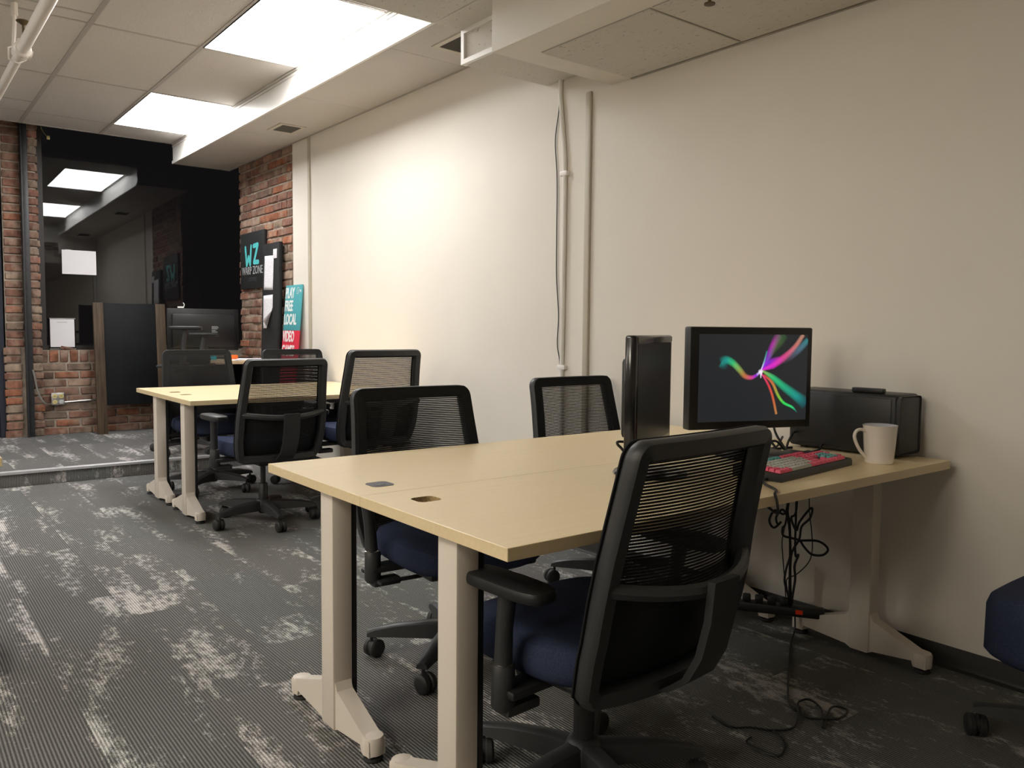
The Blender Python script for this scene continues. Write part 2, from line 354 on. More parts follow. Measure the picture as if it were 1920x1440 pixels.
while x < XW:
    wd = min(PW, XW-x); key = (round(wd, 3), .1, 'r')
    if key not in pmh: pmh[key] = plank_mesh(wd, PF-.006)
    o = link('carpet_plank', pmh[key], plat, (x+wd/2, YST+.008, (PF-.006)/2)); o.rotation_euler = (math.pi/2, 0, 0); x += PW
MB().prism([(YST-.006, PF-.016), (YST-.006, PF+.002), (YST-.002, PF+.005), (YST+.038, PF+.005), (YST+.042, PF), (YST+.004, PF-.004), (YST+.002, PF-.016)], 'x', -2.5, XW).build('edge_nosing', M['nosing'], plat)

wr = struct(MB().box(XW, XW+.14, -2.6, 6.65, -.1, 2.95).build('wall_right', M['wall']), 'long plain off-white wall behind the desks', 'wall')
struct(MB().box(-7.14, -7.0, -2.6, 9.2, -.1, 3.5).build('wall_left', M['roomwall']), 'plain beige wall across the room from the desks', 'wall')
struct(MB().box(-7.0, XW, -2.74, -2.6, -.1, 3.0).build('wall_front', M['roomwall']), 'plain beige wall facing the window wall', 'wall')
# cove base along the white wall
bb = struct(MB().prism([(XW, 0), (XW, .072), (XW-.004, .074), (XW-.006, .07), (XW-.006, .02), (XW-.011, .008), (XW-.022, .002), (XW-.022, 0)], 'y', -2.5, YST-.01).build('baseboard_right', M['baseboard']), 'black vinyl cove base along the foot of the white wall', 'baseboard')
for i, (y0, y1, z0, z1, lb) in enumerate([(2.985, 3.022, .074, HB, 'beige vertical joint strip on the white wall right of the white conduit'), (6.285, 6.318, .074, HS, 'beige vertical joint strip on the white wall next to the brickwork')]):
    struct(MB().bbox(XW-.016, XW, y0, y1, z0, z1, .005).build('trim_%d' % (i+1), M['trimwall']), lb, 'trim')

# bricks ------------------------------------------------------------
def brick_variant(seed, lx, ly, lz, irr=.004):
    rnd = random.Random(seed); bm = bmesh.new(); bmesh.ops.create_cube(bm, size=1)
    for v in bm.verts: v.co = Vector((v.co.x*lx, v.co.y*ly, v.co.z*lz))
    bmesh.ops.bevel(bm, geom=bm.edges[:], offset=.0065, segments=1, affect='EDGES')
    for v in bm.verts: v.co += Vector((rnd.uniform(-irr, irr), rnd.uniform(-irr, irr), rnd.uniform(-irr, irr)*.7))
    mb = MB(); mb.bm(bm); return mb.mesh('brick', M['brick'])
BR = [brick_variant(i, .198, .08, .062) for i in range(6)]
def put_brick(parent, loc, rz=0, sx=1, rnd=random, rx=0):
    o = link('brick', rnd.choice(BR), parent, loc); o.rotation_euler = (rx, rnd.uniform(-.012, .012) if not rx else 0, rz+rnd.uniform(-.02, .02)+(math.pi if rnd.random() < .5 else 0)); o.scale = (sx, 1, rnd.uniform(.95, 1.06)); return o
rnd = random.Random(5)
# right brick wall: plane x = XW, y 6.65 .. 7.93
wb = struct(MB().box(XW+.002, XW+.2, 6.65, 7.90, 0, 2.9).build('wall_right.001', M['mortar']), 'old brick wall carrying the black signs beside the window', 'wall')
row = 0; z = PF+.036
while z < HS-.01:
    y = 6.655+(.0 if row % 2 else -.107); 
    end = 7.945+(0 if row % 2 else -.045)+rnd.uniform(-.012, .012)
    while y < end-.03:
        a = max(y, 6.656); b_ = min(y+.2, end); l_ = b_-a
        if rnd.random() < .22 and l_ > .15:
            for k in range(2): put_brick(wb, (XW+.032+rnd.uniform(-.004, .004), a+l_*(.25+.5*k), z), math.pi/2, (l_/2-.009)/.198, rnd)
        elif l_ > .04: put_brick(wb, (XW+.032+rnd.uniform(-.005, .004), a+l_/2, z), math.pi/2, (l_-.002)/.198, rnd)
        y += .212
    z += .0755; row += 1
# back wall below the window
wk = struct(MB().box(.90, 3.6, YB+.006, YB+.34, 0, .893).build('wall_back', M['mortar']), 'low old brick wall under the dark window', 'wall')
row = 0; z = PF+.028
while z < .77:
    x = 1.20+(-.106 if row % 2 else 0)
    while x < 2.75:
        a = max(x, 1.195); l_ = x+.2-a
        if l_ > .05: put_brick(wk, (a+l_/2, YB+.036+rnd.uniform(-.005, .005), z), 0, l_/.2, rnd)
        x += .213
    z += .0755; row += 1
x = 1.215
while x < 2.75:
    o = link('brick', rnd.choice(BR), wk, (x, YB+.035, .838)); o.rotation_euler = (0, math.pi/2, 0); o.scale = (.55, 1, 1.12+rnd.uniform(-.1, .12)); x += .0855
o = link('brick', BR[2], wk, (1.435, YB+.08, .905)); o.rotation_euler = (.25, .2, .4); o.scale = (.6, .7, .45)
# brick pier left of the window, with the painted steel post set in it
pr = struct(MB().box(.918, 1.188, 8.606, 8.87, 0, 3.1).build('wall_back.001', M['mortar']), 'narrow old brick pier left of the dark window', 'wall')
row = 0; z = PF+.03
while z < 2.95:
    low = z < .9; x0 = (.900 if low else .925)
    put_brick(pr, (x0+.067+rnd.uniform(-.004, .004), 8.632+rnd.uniform(-.006, .004), z), 0, .134/.198, rnd)
    put_brick(pr, (1.160+rnd.uniform(-.004, .004), 8.632+rnd.uniform(-.006, .004), z), 0, .082/.198*(1.15 if row % 2 else 1), rnd)
    z += .0755; row += 1
post = tag(MB().bbox(1.062, 1.122, 8.555, 8.60, PF, 3.0, .004).bbox(1.062, 1.074, 8.52, 8.56, PF, 3.0, .003).build('steel_post', M['dark_metal']), 'dark painted steel post standing in front of the brick pier', 'post')
# window ------------------------------------------------------------
win = struct(MB().box(1.198, 1.272, 8.81, 8.93, .893, 3.2).box(3.5, 3.56, 8.81, 8.93, .893, 3.2).box(1.272, 3.5, 8.81, 8.93, .893, .935).box(1.272, 3.5, 8.81, 8.93, 3.15, 3.2).build('window_1', M['frame_dark']), 'large dark shop window reflecting the ceiling lights at night', 'window')
GL_RX, GL_RZ = -.0140, .0
gp = MB().box(-1.12, 1.12, -.003, .003, -1.085, 1.085).build('pane', M['glass'], win, (2.386, 8.86, 2.04)); gp.rotation_euler = (GL_RX, 0, GL_RZ)
# black door sliver left of the pier, dark recess above and beside the window
d1 = struct(MB().bbox(-.12, .86, 8.66, 8.71, PF, 2.25, .004).build('door_1', M['dark_metal']), 'black metal door left of the brick pier', 'door')
MB().box(.86, .905, 8.62, 8.74, PF, 3.1).box(-.17, -.12, 8.62, 8.74, PF, 3.1).box(-.12, .86, 8.62, 8.74, 2.25, 3.1).build('door_frame', M['dark'], d1)
MB().tube([(.02, 8.66, 1.0), (.02, 8.61, 1.0), (.12, 8.61, 1.0)], .01).build('door_handle', M['dark_metal'], d1)
struct(MB().box(-7.0, -.17, 8.66, 8.8, 0, 3.4).build('wall_back.002', M['roomwall']), 'beige wall beyond the black door', 'wall')
struct(MB().box(3.56, 3.7, 7.6, 9.2, 0, 3.4).box(XW+.2, 3.6, 7.55, 7.65, 0, 3.4).build('wall_right.002', M['dark']), 'dark return wall behind the end of the brick wall', 'wall')
struct(MB().box(-7.0, 3.7, YE+.004, YE+.05, 2.875, 3.34).box(-7.0, 3.7, YE, 9.0, 3.3, 3.4).box(-.2, 3.7, 8.75, 8.9, 3.15, 3.4).build('ceiling.004', M['dark']), 'near-black void above the end of the tiled ceiling', 'ceiling')  # flat near-black surfaces close the space above the tiles

# ceiling -----------------------------------------------------------
ceil = struct(MB().box(-7.0, XW+.1, 3.2, YE, HC+.012, HC+.03).build('ceiling', M['tile']), 'suspended ceiling of pale mineral tiles in a beige grid', 'ceiling')
cx = [1.027-.626*k for k in range(12, -1, -1)]+[1.653, 2.27]; cx[0] = -7.0
cy = [2.84, 4.062, 5.285, 6.508, 7.73, YE]
LX0, LXF = -1.477, -4.607  # columns of the extra panels added out of view
def is_light(a, j): return (abs(a-1.653) < .01 or abs(a-LX0) < .03) and j in (1, 3)
extra = {k: [5.125, 7.387] for k in range(12)}
tm = {}
for i in range(len(cx)-1):
    ys = sorted(set(cy+(extra[i] if i < 12 else [])))
    for j in range(len(ys)-1):
        if abs(cx[i]-1.653) < .01 and (abs(ys[j]-4.062) < .01 or abs(ys[j]-6.508) < .01): continue
        if (abs(cx[i]-LX0) < .03 or abs(cx[i]-LXF) < .03) and (4.0 < ys[j] < 5.2 or 6.45 < ys[j] < 7.7): continue
        wd, ln = cx[i+1]-cx[i]-.004, ys[j+1]-ys[j]-.004; key = (round(wd, 3), round(ln, 3))
        if key not in tm: tm[key] = MB().bbox(-wd/2, wd/2, -ln/2, ln/2, 0, .012, .003, seg=1).mesh('ceiling_tile', M['tile'])
        link('ceiling_tile', tm[key], ceil, ((cx[i]+cx[i+1])/2, (ys[j]+ys[j+1])/2, HC+.001))
for xx in cx[1:-1]: MB().box(xx-.014, xx+.014, 3.36, YE, HC-.003, HC+.004).build('grid_bar', M['tbar'], ceil)
for i in range(len(cx)-1):
    for yy in cy[1:-1]+(extra[i] if i < 12 else []): MB().box(cx[i]+.014, cx[i+1]-.014, yy-.010, yy+.010, HC-.002, HC+.004).build('grid_bar', M['tbar'], ceil)
MB().box(-7.0, XW, YE-.02, YE, HC-.004, HC+.004).build('grid_bar', M['tbar'], ceil)
# side soffit along the wall
sof = struct(MB().box(2.284, XW, 3.36, YE, HS+.008, HC+.01).build('ceiling.001', M['tile']), 'dropped ceiling ledge along the top of the white wall', 'ceiling')
MB().box(2.268, 2.286, 3.36, YE, HS, HS+.026).build('edge_trim', M['white'], sof)
MB().box(2.270, 2.284, 3.36, YE, HC-.012, HC+.003).box(2.274, 2.286, 3.36, YE, HC-.034, HC-.018).build('edge_trim', M['white'], sof)
ysf = [3.36]+cy[1:]
for j in range(len(ysf)-1):
    MB().bbox(2.277, 2.286, ysf[j]+.003, ysf[j+1]-.003, HS+.026, HC-.036, .002, seg=1).build('face_panel', M['white'], sof)
    MB().bbox(2.288, XW-.004, ysf[j]+.002, ysf[j+1]-.002, HS+.001, HS+.009, .002, seg=1).build('ceiling_tile', M['tile'], sof)
MB().box(XW-.012, XW, 3.36, YE, HS-.003, HS+.006).build('wall_angle', M['tbar'], sof)
# lowered ceiling near the camera
low = struct(MB().box(-7.0, XW, -2.6, 3.36, HN+.008, 2.9).build('ceiling.002', M['tile2']), 'lowered tiled ceiling bay near the white bulkhead', 'ceiling')
nx = [-7.0, -5.22, -4.6, -1.6, -.98, -.36, .26, .88, 1.50, 2.12, XW]
for i in range(len(nx)-1):
    for ya, yb in ((2.13, 3.352), (.91, 2.13), (-.31, .91)):
        if i in (1, 3) and ya == .91: continue
        MB().bbox(nx[i]+.002, nx[i+1]-.002, ya+.002, yb-.002, HN, HN+.009, .002, seg=1).build('ceiling_tile', M['tile2'], low)
# tiled box and drywall bulkhead
tb = struct(MB().box(2.29, XW, 2.84, 3.34, HT+.006, HN).build('ceiling.003', M['tile2']), 'small tile-faced ceiling box between the ledge and the white bulkhead', 'ceiling')
MB().box(2.272, 2.30, 3.318, 3.342, HT, HN).box(2.272, 2.292, 2.84, 3.318, HT, HT+.022).box(2.272, 2.292, 2.84, 3.318, HN-.02, HN).build('edge_trim', M['white'], tb)
MB().box(2.284, 2.292, 2.84, 3.308, HT+.022, HN-.02).build('face_panel', M['tile2'], tb)
MB().bbox(2.296, XW-.003, 2.862, 3.338, HT+.001, HT+.007, .002, seg=1).build('ceiling_tile', M['tile2'], tb)
bh = struct(MB().bbox(2.10, XW, -2.6, 2.858, HB, HN+.02, .004).build('ceiling.005', M['drywall']), 'white drywall ceiling bulkhead with inset tiles', 'ceiling')
for ya, yb in ((2.10, 2.715), (1.475, 2.09), (.85, 1.465), (.22, .84)):
    MB().box(2.2555, 2.7885, ya+.001, yb-.001, HB-.003, HB+.002).build('tile_frame', M['tbar'], bh)
    MB().bbox(2.257, 2.787, ya+.003, yb-.003, HB-.007, HB-.002, .002, seg=1).build('ceiling_tile', M['tile2'], bh)
MB().box(XW-.014, XW, -2.5, 2.72, HB-.006, HB-.0005).build('wall_angle', M['tbar'], bh)

# ceiling lights ----------------------------------------------------
def ceiling_light(x0, y0, label, z=HC, mat='light'):
    t = thing('ceiling_light', label, 'light', (x0, y0, z))
    W_, L_ = .614, 1.216; f = .012
    MB().box(.003, W_, .003, f, -.003, .006).box(.003, W_, L_-f, L_, -.003, .006).box(.003, f, f, L_-f, -.003, .006).box(W_-f, W_, f, L_-f, -.003, .006).build('frame', M['white'], t)
    MB().box(f, W_-f, f, L_-f, .001, .004).build('diffuser', M[mat], t); return t
ceiling_light(1.653, 4.065, 'lit fluorescent ceiling panel nearer the white bulkhead')
ceiling_light(1.653, 6.511, 'lit fluorescent ceiling panel nearer the dark window')
ceiling_light(LX0, 4.065, 'unseen ceiling panel added to brighten the room, beside the bulkhead row')  # this pair is out of view, added to light the room from the left
ceiling_light(LX0, 6.511, 'unseen ceiling panel added to brighten the room, beside the window row')
ceiling_light(-1.597, .912, 'unseen warm panel added for light in the lowered bay behind the camera', HN, 'fill_warm')  # warm panels from here on are unseen, added to lift the white wall
ceiling_light(-5.217, .912, 'unseen warm panel added for light in the lowered bay far across the room', HN, 'fill_warm')
ceiling_light(LXF, 4.065, 'unseen warm panel added for light in the tiled grid, mid row', HC, 'fill_warm')
ceiling_light(LXF, 6.511, 'unseen warm panel added for light in the tiled grid, window row', HC, 'fill_warm')
def fill_globe(x, y, z, top, label):  # invented out-of-view globes that brighten the upper white wall
    t = thing('fill_globe', label, 'lamp', (x, y, z))
    MB().lathe([(.2*math.sin(math.pi*k/16), -.2*math.cos(math.pi*k/16)) for k in range(17)], 28, cap=False).build('globe', M['globe'], t)
    MB().tube([(0, 0, .195), (0, 0, top-z)], .008, 8).build('rod', M['plastic'], t); MB().lathe([(.0, 0), (.06, 0), (.06, .02), (0, .025)], 16, (0, 0, top-z-.025)).build('canopy', M['plastic'], t)
fill_globe(-2.6, .55, 2.0, HN, 'unseen warm globe added to brighten the white wall, behind and left of the camera')
fill_globe(-4.4, 2.6, 2.0, HN, 'unseen warm globe added to brighten the white wall, far across the room')
# ceiling vents
def vent(x0, x1, y0, y1, label):
    t = thing('ceiling_vent', label, 'vent', ((x0+x1)/2, (y0+y1)/2, HS)); a, b = (x1-x0)/2, (y1-y0)/2; e = .03
    MB().box(-a, a, -b, -b+e, -.006, .001).box(-a, a, b-e, b, -.006, .001).box(-a, -a+e, -b+e, b-e, -.006, .001).box(a-e, a, -b+e, b-e, -.006, .001).build('frame', M['ventframe'], t)
    MB().box(-a+e, a-e, -b+e, b-e, -.001, .001).build('backing', M['dark'], t)
    k = -b+e+.012
    while k < b-e:
        MB().box(-a+e, a-e, -.001, .001, -.007, .007, M_=Matrix.Translation((0, k, -.004)) @ Matrix.Rotation(.8, 4, 'X')).build('slat', M['ventdark'], t); k += .022
vent(2.46, 2.67, 6.03, 6.30, 'small louvred ceiling vent near the brick wall')
vent(2.45, 2.66, 3.60, 3.89, 'small louvred ceiling vent half hidden by the tile-faced box')
# white sprinkler pipe, hanger and heads
sp = thing('sprinkler_pipe', 'white sprinkler pipe hanging under the ceiling tiles', 'pipe', (.655, 5.1, 2.57))
MB().tube([(.008, -4.0, 0), (0, 0, 0)], .030, 16).tube([(0, 0, 0), (-.004, 3.0, 0)], .025, 16).build('pipe', M['pipe'], sp)
MB().tube([(0, -.07, 0), (0, -.06, 0), (0, .03, 0), (0, .04, 0)], [.034, .043, .043, .032], 16).tube([(0, -.01, .02), (0, -.01, .06)], .02, 10).tube([(0, .0, .0), (.05, .0, -.012)], [.03, .024], 10).build('coupling', M['pipe'], sp)
MB().tube([(-.02, .11, .05), (-.012, .11, .19), (-.012, .11, .282)], .010, 8).tube([(-.012, .11, .215), (-.012, .11, .282)], .017, 8).build('hanger_rod', M['pipe'], sp)
MB().tube([(-.02, .11, .055), (-.045, .11, .04), (-.045, .11, -.02), (0, .11, -.035), (.035, .11, -.01), (.02, .11, .04), (-.015, .11, .055)], .005, 6).build('hanger_clamp', M['pipe'], sp)
MB().lathe([(.006, .05), (.006, .135), (.03, .15), (.034, .153), (.034, .157), (.004, .157)], 16, (.012, -.01, 0)).build('sprinkler_head', M['bronze'], sp)
tag(MB().lathe([(.022, 0), (.022, -.004), (.012, -.008), (.010, -.03), (.006, -.034), (.006, -.048), (.019, -.052), (.019, -.056), (.003, -.058)], 12, (2.275, 1.845, HB-.006)).build('sprinkler', M['bronze']), 'small bronze sprinkler head under the white drywall bulkhead', 'sprinkler')
# conduit and loose wire on the white wall
cd = thing('wall_conduit', 'thin white conduit running down the white wall', 'conduit', (XW-.012, 3.18, .93))
MB().tube(smooth_pts([(0, .035, 1.47), (0, .033, 1.38), (0, .012, 1.20), (0, -.006, 1.02), (0, -.006, .5), (0, 0, -.2), (0, 0, -.85)]), .0115, 8).build('pipe', M['white'], cd)
for zz in (.99, 0): MB().bbox(-.012, .012, -.034, .024, zz-.012, zz+.012, .003).build('clip', M['white'], cd)
tag(MB().tube(smooth_pts([(XW-.006, 3.225, HT), (XW-.006, 3.232, 2.25), (XW-.006, 3.258, 2.1), (XW-.006, 3.24, 1.9), (XW-.006, 3.238, 1.6), (XW-.006, 3.235, 1.4), (XW-.006, 3.215, 1.2), (XW-.006, 3.222, 1.05), (XW-.006, 3.20, .93), (XW-.006, 3.20, .6)]), .0028, 6).build('loose_wire', M['plastic2']), 'thin dark wire hanging beside the white conduit', 'wire')
# small white sensor box hanging from the top of the window
MB().bbox(1.315, 1.342, 8.79, 8.812, 2.86, 2.895, .004).tube(smooth_pts([(1.318, 8.81, 2.89), (1.29, 8.815, 2.93), (1.265, 8.812, 3.0), (1.262, 8.812, 3.14)]), .003, 6).build('sensor', M['yellow'], win)

# conduit with outlet box on the low brick wall
ob = thing('outlet_box', 'metal outlet box with conduit on the low brick wall', 'outlet', (1.32, YB-.006, .44))
MB().bbox(-.055, .055, -.045, 0, -.058, .058, .006).build('box', M['galv'], ob)
for i, (dx, dz) in enumerate(((-.027, .027), (.027, .027), (-.027, -.027))):
    MB().lathe([(.02, 0), (.02, .004), (.0, .004)], 14, M_=Matrix.Translation((dx, -.045, dz)) @ Matrix.Rotation(math.pi/2, 4, 'X')).box(dx-.006, dx-.003, -.051, -.048, dz-.006, dz+.006, 1).box(dx+.003, dx+.006, -.051, -.048, dz-.006, dz+.006, 1).build('socket', [M['yellow'], M['plastic']], ob)
MB().lathe([(.021, 0), (.021, .004), (.0, .005)], 14, M_=Matrix.Translation((.027, -.045, -.027)) @ Matrix.Rotation(math.pi/2, 4, 'X')).build('blank_cap', M['grey'], ob)
MB().tube(smooth_pts([(-.055, -.02, -.045), (-.085, -.05, -.045), (-.12, -.09, -.028), (-.15, -.095, .02), (-.172, -.095, .09), (-.190, -.095, .20), (-.205, -.095, .28)]), .009, 8).build('conduit', M['galv'], ob)
MB().tube([(.055, -.02, -.035), (.33, -.02, -.02), (.6, -.02, -.02)], .009, 8).build('conduit', M['galv'], ob)

# ------------------------------------------------------------------ signs and papers
# chalkboard stand leaning in front of the low brick wall
cbd = thing('chalkboard_stand', 'tall chalkboard between two weathered wooden posts leaning on the low brick wall', 'chalkboard', (1.615, 8.42, PF)); 
lean = math.radians(-4.5)
Lm = Matrix.Rotation(lean, 4, 'X')
MB().bbox(0, .088, -.018, .018, 0, 1.245, .004).build('post', M['oldwood'], cbd).matrix_local = Lm
MB().bbox(.555, .645, -.018, .018, 0, 1.245, .004).build('post', M['oldwood'], cbd).matrix_local = Lm
MB().bbox(.088, .555, -.008, .008, .27, 1.243, .003).build('board', M['slate'], cbd).matrix_local = Lm
# framed letter paper and landscape paper on the glass
pw = thing('notice_paper', 'white landscape paper taped to the dark window', 'paper', (1.572, 8.845, 1.734))
MB().box(-.150, .147, -.0012, 0, -.114, .116).build('sheet', M['paper'], pw); MB().box(-.12, -.07, -.002, -.001, .112, .119).build('tape', M['signwhite'], pw); MB().box(.06, .11, -.002, -.001, .110, .115).build('tape', M['signwhite'], pw)
fp = thing('framed_notice', 'white portrait notice in a clear frame low on the dark window', 'notice', (1.401, 8.79, 1.046))
MB().bbox(-.108, .112, -.002, .004, -.145, .150, .002).build('frame', M['glossblack'], fp); MB().box(-.103, .103, -.004, -.002, -.125, .140).build('sheet', M['paper'], fp)
MB().box(-.108, .112, -.005, .0, .143, .150).build('rail', M['galv'], fp); MB().box(-.108, .112, -.005, 0, -.147, -.140).build('rail', M['galv'], fp)
MB().box(-.045, .04, -.0048, -.004, .108, .113).build('heading', M['grey'], fp)
# square black canvas sign on the bricks
LW = frame_mtx((0, 0, 0), (0, -1, 0), (0, 0, 1))
ws = thing('canvas_sign', 'square black canvas sign with teal initials on the brick wall', 'sign', (XW-.018, 7.52, 1.745))
MB().bbox(-.016, .014, -.305, .305, -.26, .262, .004).build('canvas', M['canvas'], ws)
def stroke(mb, pts, wd, mtx, z=.0):
    pts = [Vector((*p, 0)) for p in pts]; n = len(pts)
    for i in range(n-1):
        d = (pts[i+1]-pts[i]).normalized(); nrm = Vector((-d.y, d.x, 0)); a, b = pts[i], pts[i+1]
        q = [a+nrm*wd/2, a-nrm*wd/2, b-nrm*wd/2, b+nrm*wd/2]; zz = z+i*.0003
        mb.add([mtx @ Vector((p.x, p.y, zz)) for p in q], [(0, 1, 2, 3)])
        for c_ in (a, b):
            ring = [mtx @ Vector((c_.x+math.cos(k*math.pi/5)*wd/2, c_.y+math.sin(k*math.pi/5)*wd/2, zz+.0001)) for k in range(10)]; mb.add(ring, [tuple(range(10))])
Lf = LW.copy(); Lf.translation = (-.0168, 0, 0)
mb = MB(); stroke(mb, [(-.165, .125), (-.135, -.035), (-.085, .035), (-.045, -.035), (-.015, .13)], .042, Lf); mb.build('letter', M['tealpaint'], ws)
mb = MB(); stroke(mb, [(.045, .13), (.15, .135), (.05, -.02), (.16, -.022)], .042, Lf); mb.build('letter', M['tealpaint'], ws)
Lt = Lf.copy(); Lt.translation = (-.0165, .0, -.095); text_mesh('WARP ZONE', .105, M['signgrey'], ws, Lt, sx=.86)
Lt = Lf.copy(); Lt.translation = (-.0165, .0, -.175); text_mesh('LOUISVILLE', .055, M['signdim'], ws, Lt, sx=.8)
# tall black notice board leaning on the bricks with two sheets
nb = thing('notice_board', 'tall narrow black notice board with two pinned sheets against the bricks', 'board', (XW-.092, 6.99, PF))
Lb = Matrix.Rotation(math.radians(1.6), 4, 'Y')
MB().bbox(-.018, .018, -.185, .185, 0, 1.76, .004).build('board', M['canvas'], nb).matrix_local = Lb
def sheet(parent, cy_, cz, w_, h_, x, curl, rot):
    """paper with one curled lower corner, facing -x"""
    mb = MB(); n = 8; vs = []; fs = []
    for j in range(n+1):
        for i in range(n+1):
            a, b = i/n-.5, j/n-.5; d = max(0, (a-.5)+( -.5-b)+.55)*curl if curl > 0 else 0
            yy = -(a*math.cos(rot)*w_-b*math.sin(rot)*h_); zz = a*math.sin(rot)*w_+b*math.cos(rot)*h_
            vs.append((x-d*.12, cy_+yy+d*.10, cz+zz+d*.12))
    for j in range(n):
        for i in range(n): fs.append((j*(n+1)+i, j*(n+1)+i+1, (j+1)*(n+1)+i+1, (j+1)*(n+1)+i))
    mb.add(vs, fs); o = mb.build('sheet', M['print'], parent); o.matrix_local = Lb; 
    sm = o.modifiers.new('thick', 'SOLIDIFY'); sm.thickness = .0008; return o
sheet(nb, .03, 1.50, .21, .30, -.021, 0, -.03); sheet(nb, .035, 1.16, .215, .29, -.021, 1.0, .02)
o = MB().bbox(-.024, -.019, -.15, -.07, 1.62, 1.70, .001).build('tag', M['print'], nb); o.matrix_local = Lb
# teal and red advertising board
ad = thing('advertising_board', 'teal and red advertising board leaning on the white wall', 'sign', (XW-.125, 6.60, PF))
th = math.atan2(.115, 1.38); La = Matrix.Rotation(th, 4, 'Y')
MB().bbox(-.005, .005, -.17, .17, 1.0, 1.385, .001).build('upper_panel', M['teal'], ad).matrix_local = La
o = MB().bbox(-.005, .005, -.17, .17, 0, 1.0, .001).build('lower_panel', M['red'], ad); o.matrix_local = La
for i, (s_, zz) in enumerate((('PLAY', 1.315), ('FREE', 1.205), ('LOCAL', 1.09), ('VIDEO', .945), ('GAMES', .825))):
    mt = La @ frame_mtx((-.0058, .165, zz), (0, -1, 0), (0, 0, 1)); text_mesh(s_, .125, M['signwhite'], ad, mt, bold=.0035, sx=.66, align='LEFT')
mb = MB(); R_ = [(math.cos(k*.42)*.027, math.sin(k*.42)*.027) for k in range(15)]
stroke(mb, R_, .004, La @ frame_mtx((-.006, -.095, 1.335), (0, -1, 0), (0, 0, 1)))
stroke(mb, [(-.012, .012), (0, -.014), (.012, .012)], .004, La @ frame_mtx((-.006, -.095, 1.335), (0, -1, 0), (0, 0, 1))); mb.build('emblem', M['signwhite'], ad)
mt = La @ frame_mtx((-.0058, -.125, 1.33), (0, -1, 0), (0, 0, 1)); text_mesh('WZ', .03, M['signwhite'], ad, mt, sx=.7, align='LEFT')

# ------------------------------------------------------------------ tables
TZ = .707; TT = .027; TL, TD = 1.826, .5994; TLS = 1.425
def table_top_mesh(hole, TL=TL):
    """slab with a real rectangular cable hole near one end; local origin = near left corner on floor"""
    hx0, hx1 = .082, .147; hy0, hy1 = (.445, .505) if hole == 'far' else (.075, .140); mg = .004
    xs = [0, hx0-mg, hx1+mg, TL]; ys = [0, hy0-mg, hy1+mg, TD]; bm = bmesh.new()
    V = {(i, j, k): bm.verts.new((xs[i], ys[j], TZ-TT if k == 0 else TZ)) for i in range(4) for j in range(4) for k in range(2)}
    def F(l, mi): f = bm.faces.new([V[q] for q in l]); f.material_index = mi
    for i in range(3):
        for j in range(3):
            if (i, j) == (1, 1): continue
            F([(i, j, 1), (i+1, j, 1), (i+1, j+1, 1), (i, j+1, 1)], 0); F([(i, j, 0), (i, j+1, 0), (i+1, j+1, 0), (i+1, j, 0)], 1)
    for i in range(3):
        F([(i, 0, 0), (i+1, 0, 0), (i+1, 0, 1), (i, 0, 1)], 1); F([(i+1, 3, 0), (i, 3, 0), (i, 3, 1), (i+1, 3, 1)], 1)
        F([(0, i+1, 0), (0, i, 0), (0, i, 1), (0, i+1, 1)], 1); F([(3, i, 0), (3, i+1, 0), (3, i+1, 1), (3, i, 1)], 1)
    r = .017; cs = [(hx0+r, hy0+r, math.pi), (hx1-r, hy0+r, 1.5*math.pi), (hx1-r, hy1-r, 0), (hx0+r, hy1-r, .5*math.pi)]; cell = [(1, 1), (2, 1), (2, 2), (1, 2)]; m = 5
    arc = [[[bm.verts.new((x+r*math.cos(a+q*math.pi/2/m), y+r*math.sin(a+q*math.pi/2/m), TZ-TT if k == 0 else TZ)) for q in range(m+1)] for x, y, a in cs] for k in range(2)]
    for k in range(2):
        for c in range(4):
            n = (c+1) % 4; A, B = arc[k][c], arc[k][n]; vc, vn = V[cell[c]+(k,)], V[cell[n]+(k,)]
            for q in range(m): bm.faces.new([vc, A[q], A[q+1]]).material_index = 0 if k else 1
            bm.faces.new([vc, A[m], B[0], vn]).material_index = 0 if k else 1
    lo, hi = [v for c in arc[0] for v in c], [v for c in arc[1] for v in c]
    for q in range(len(lo)): bm.faces.new([lo[q], lo[(q+1) % len(lo)], hi[(q+1) % len(lo)], hi[q]]).material_index = 2
    bmesh.ops.recalc_face_normals(bm, faces=bm.faces)
    rim = [e for e in bm.edges if len(e.link_faces) == 2 and e.calc_face_angle(0) > 1.2 and all(v.co.x in (0, xs[3]) or abs(v.co.x-xs[3]) < 1e-5 or abs(v.co.x) < 1e-5 or abs(v.co.y) < 1e-5 or abs(v.co.y-TD) < 1e-5 for v in e.verts)]
    bmesh.ops.bevel(bm, geom=rim, offset=.0014, segments=2, affect='EDGES', profile=.5, material=1)
    me = bpy.data.meshes.new('table_top'); bm.to_mesh(me); bm.free()
    for k in ('maple', 'edge', 'chip'): me.materials.append(M[k])
    return me, (hx0, hx1, hy0, hy1)
def leg_mesh():
    """putty T leg: column, flared cast foot with rounded ends; local origin at column centre on floor, foot along y"""
    mb = MB(); mb.bbox(-.030, .030, -.038, .038, .015, TZ-TT-.004, .006)
    ya, yb = -.232, .262
    side = [(ya+.0, .018), (ya, .058), (ya+.012, .066), (ya+.035, .068), (-.05, .128), (-.038, .150), (.038, .150), (.05, .128), (yb-.035, .068), (yb-.012, .066), (yb, .058), (yb, .018), (yb-.042, .018), (yb-.048, .036), (.05, .022), (.03, .012), (-.03, .012), (-.05, .022), (ya+.048, .036), (ya+.042, .018)]
    mb.prism(side, 'x', -.024, .024)
    for yy in (ya+.022, yb-.022): mb.lathe([(.020, .018), (.029, .020), (.031, .056), (.027, .066), (.012, .069)], 14, (0, yy, 0))
    return mb.mesh('leg', M['putty'])
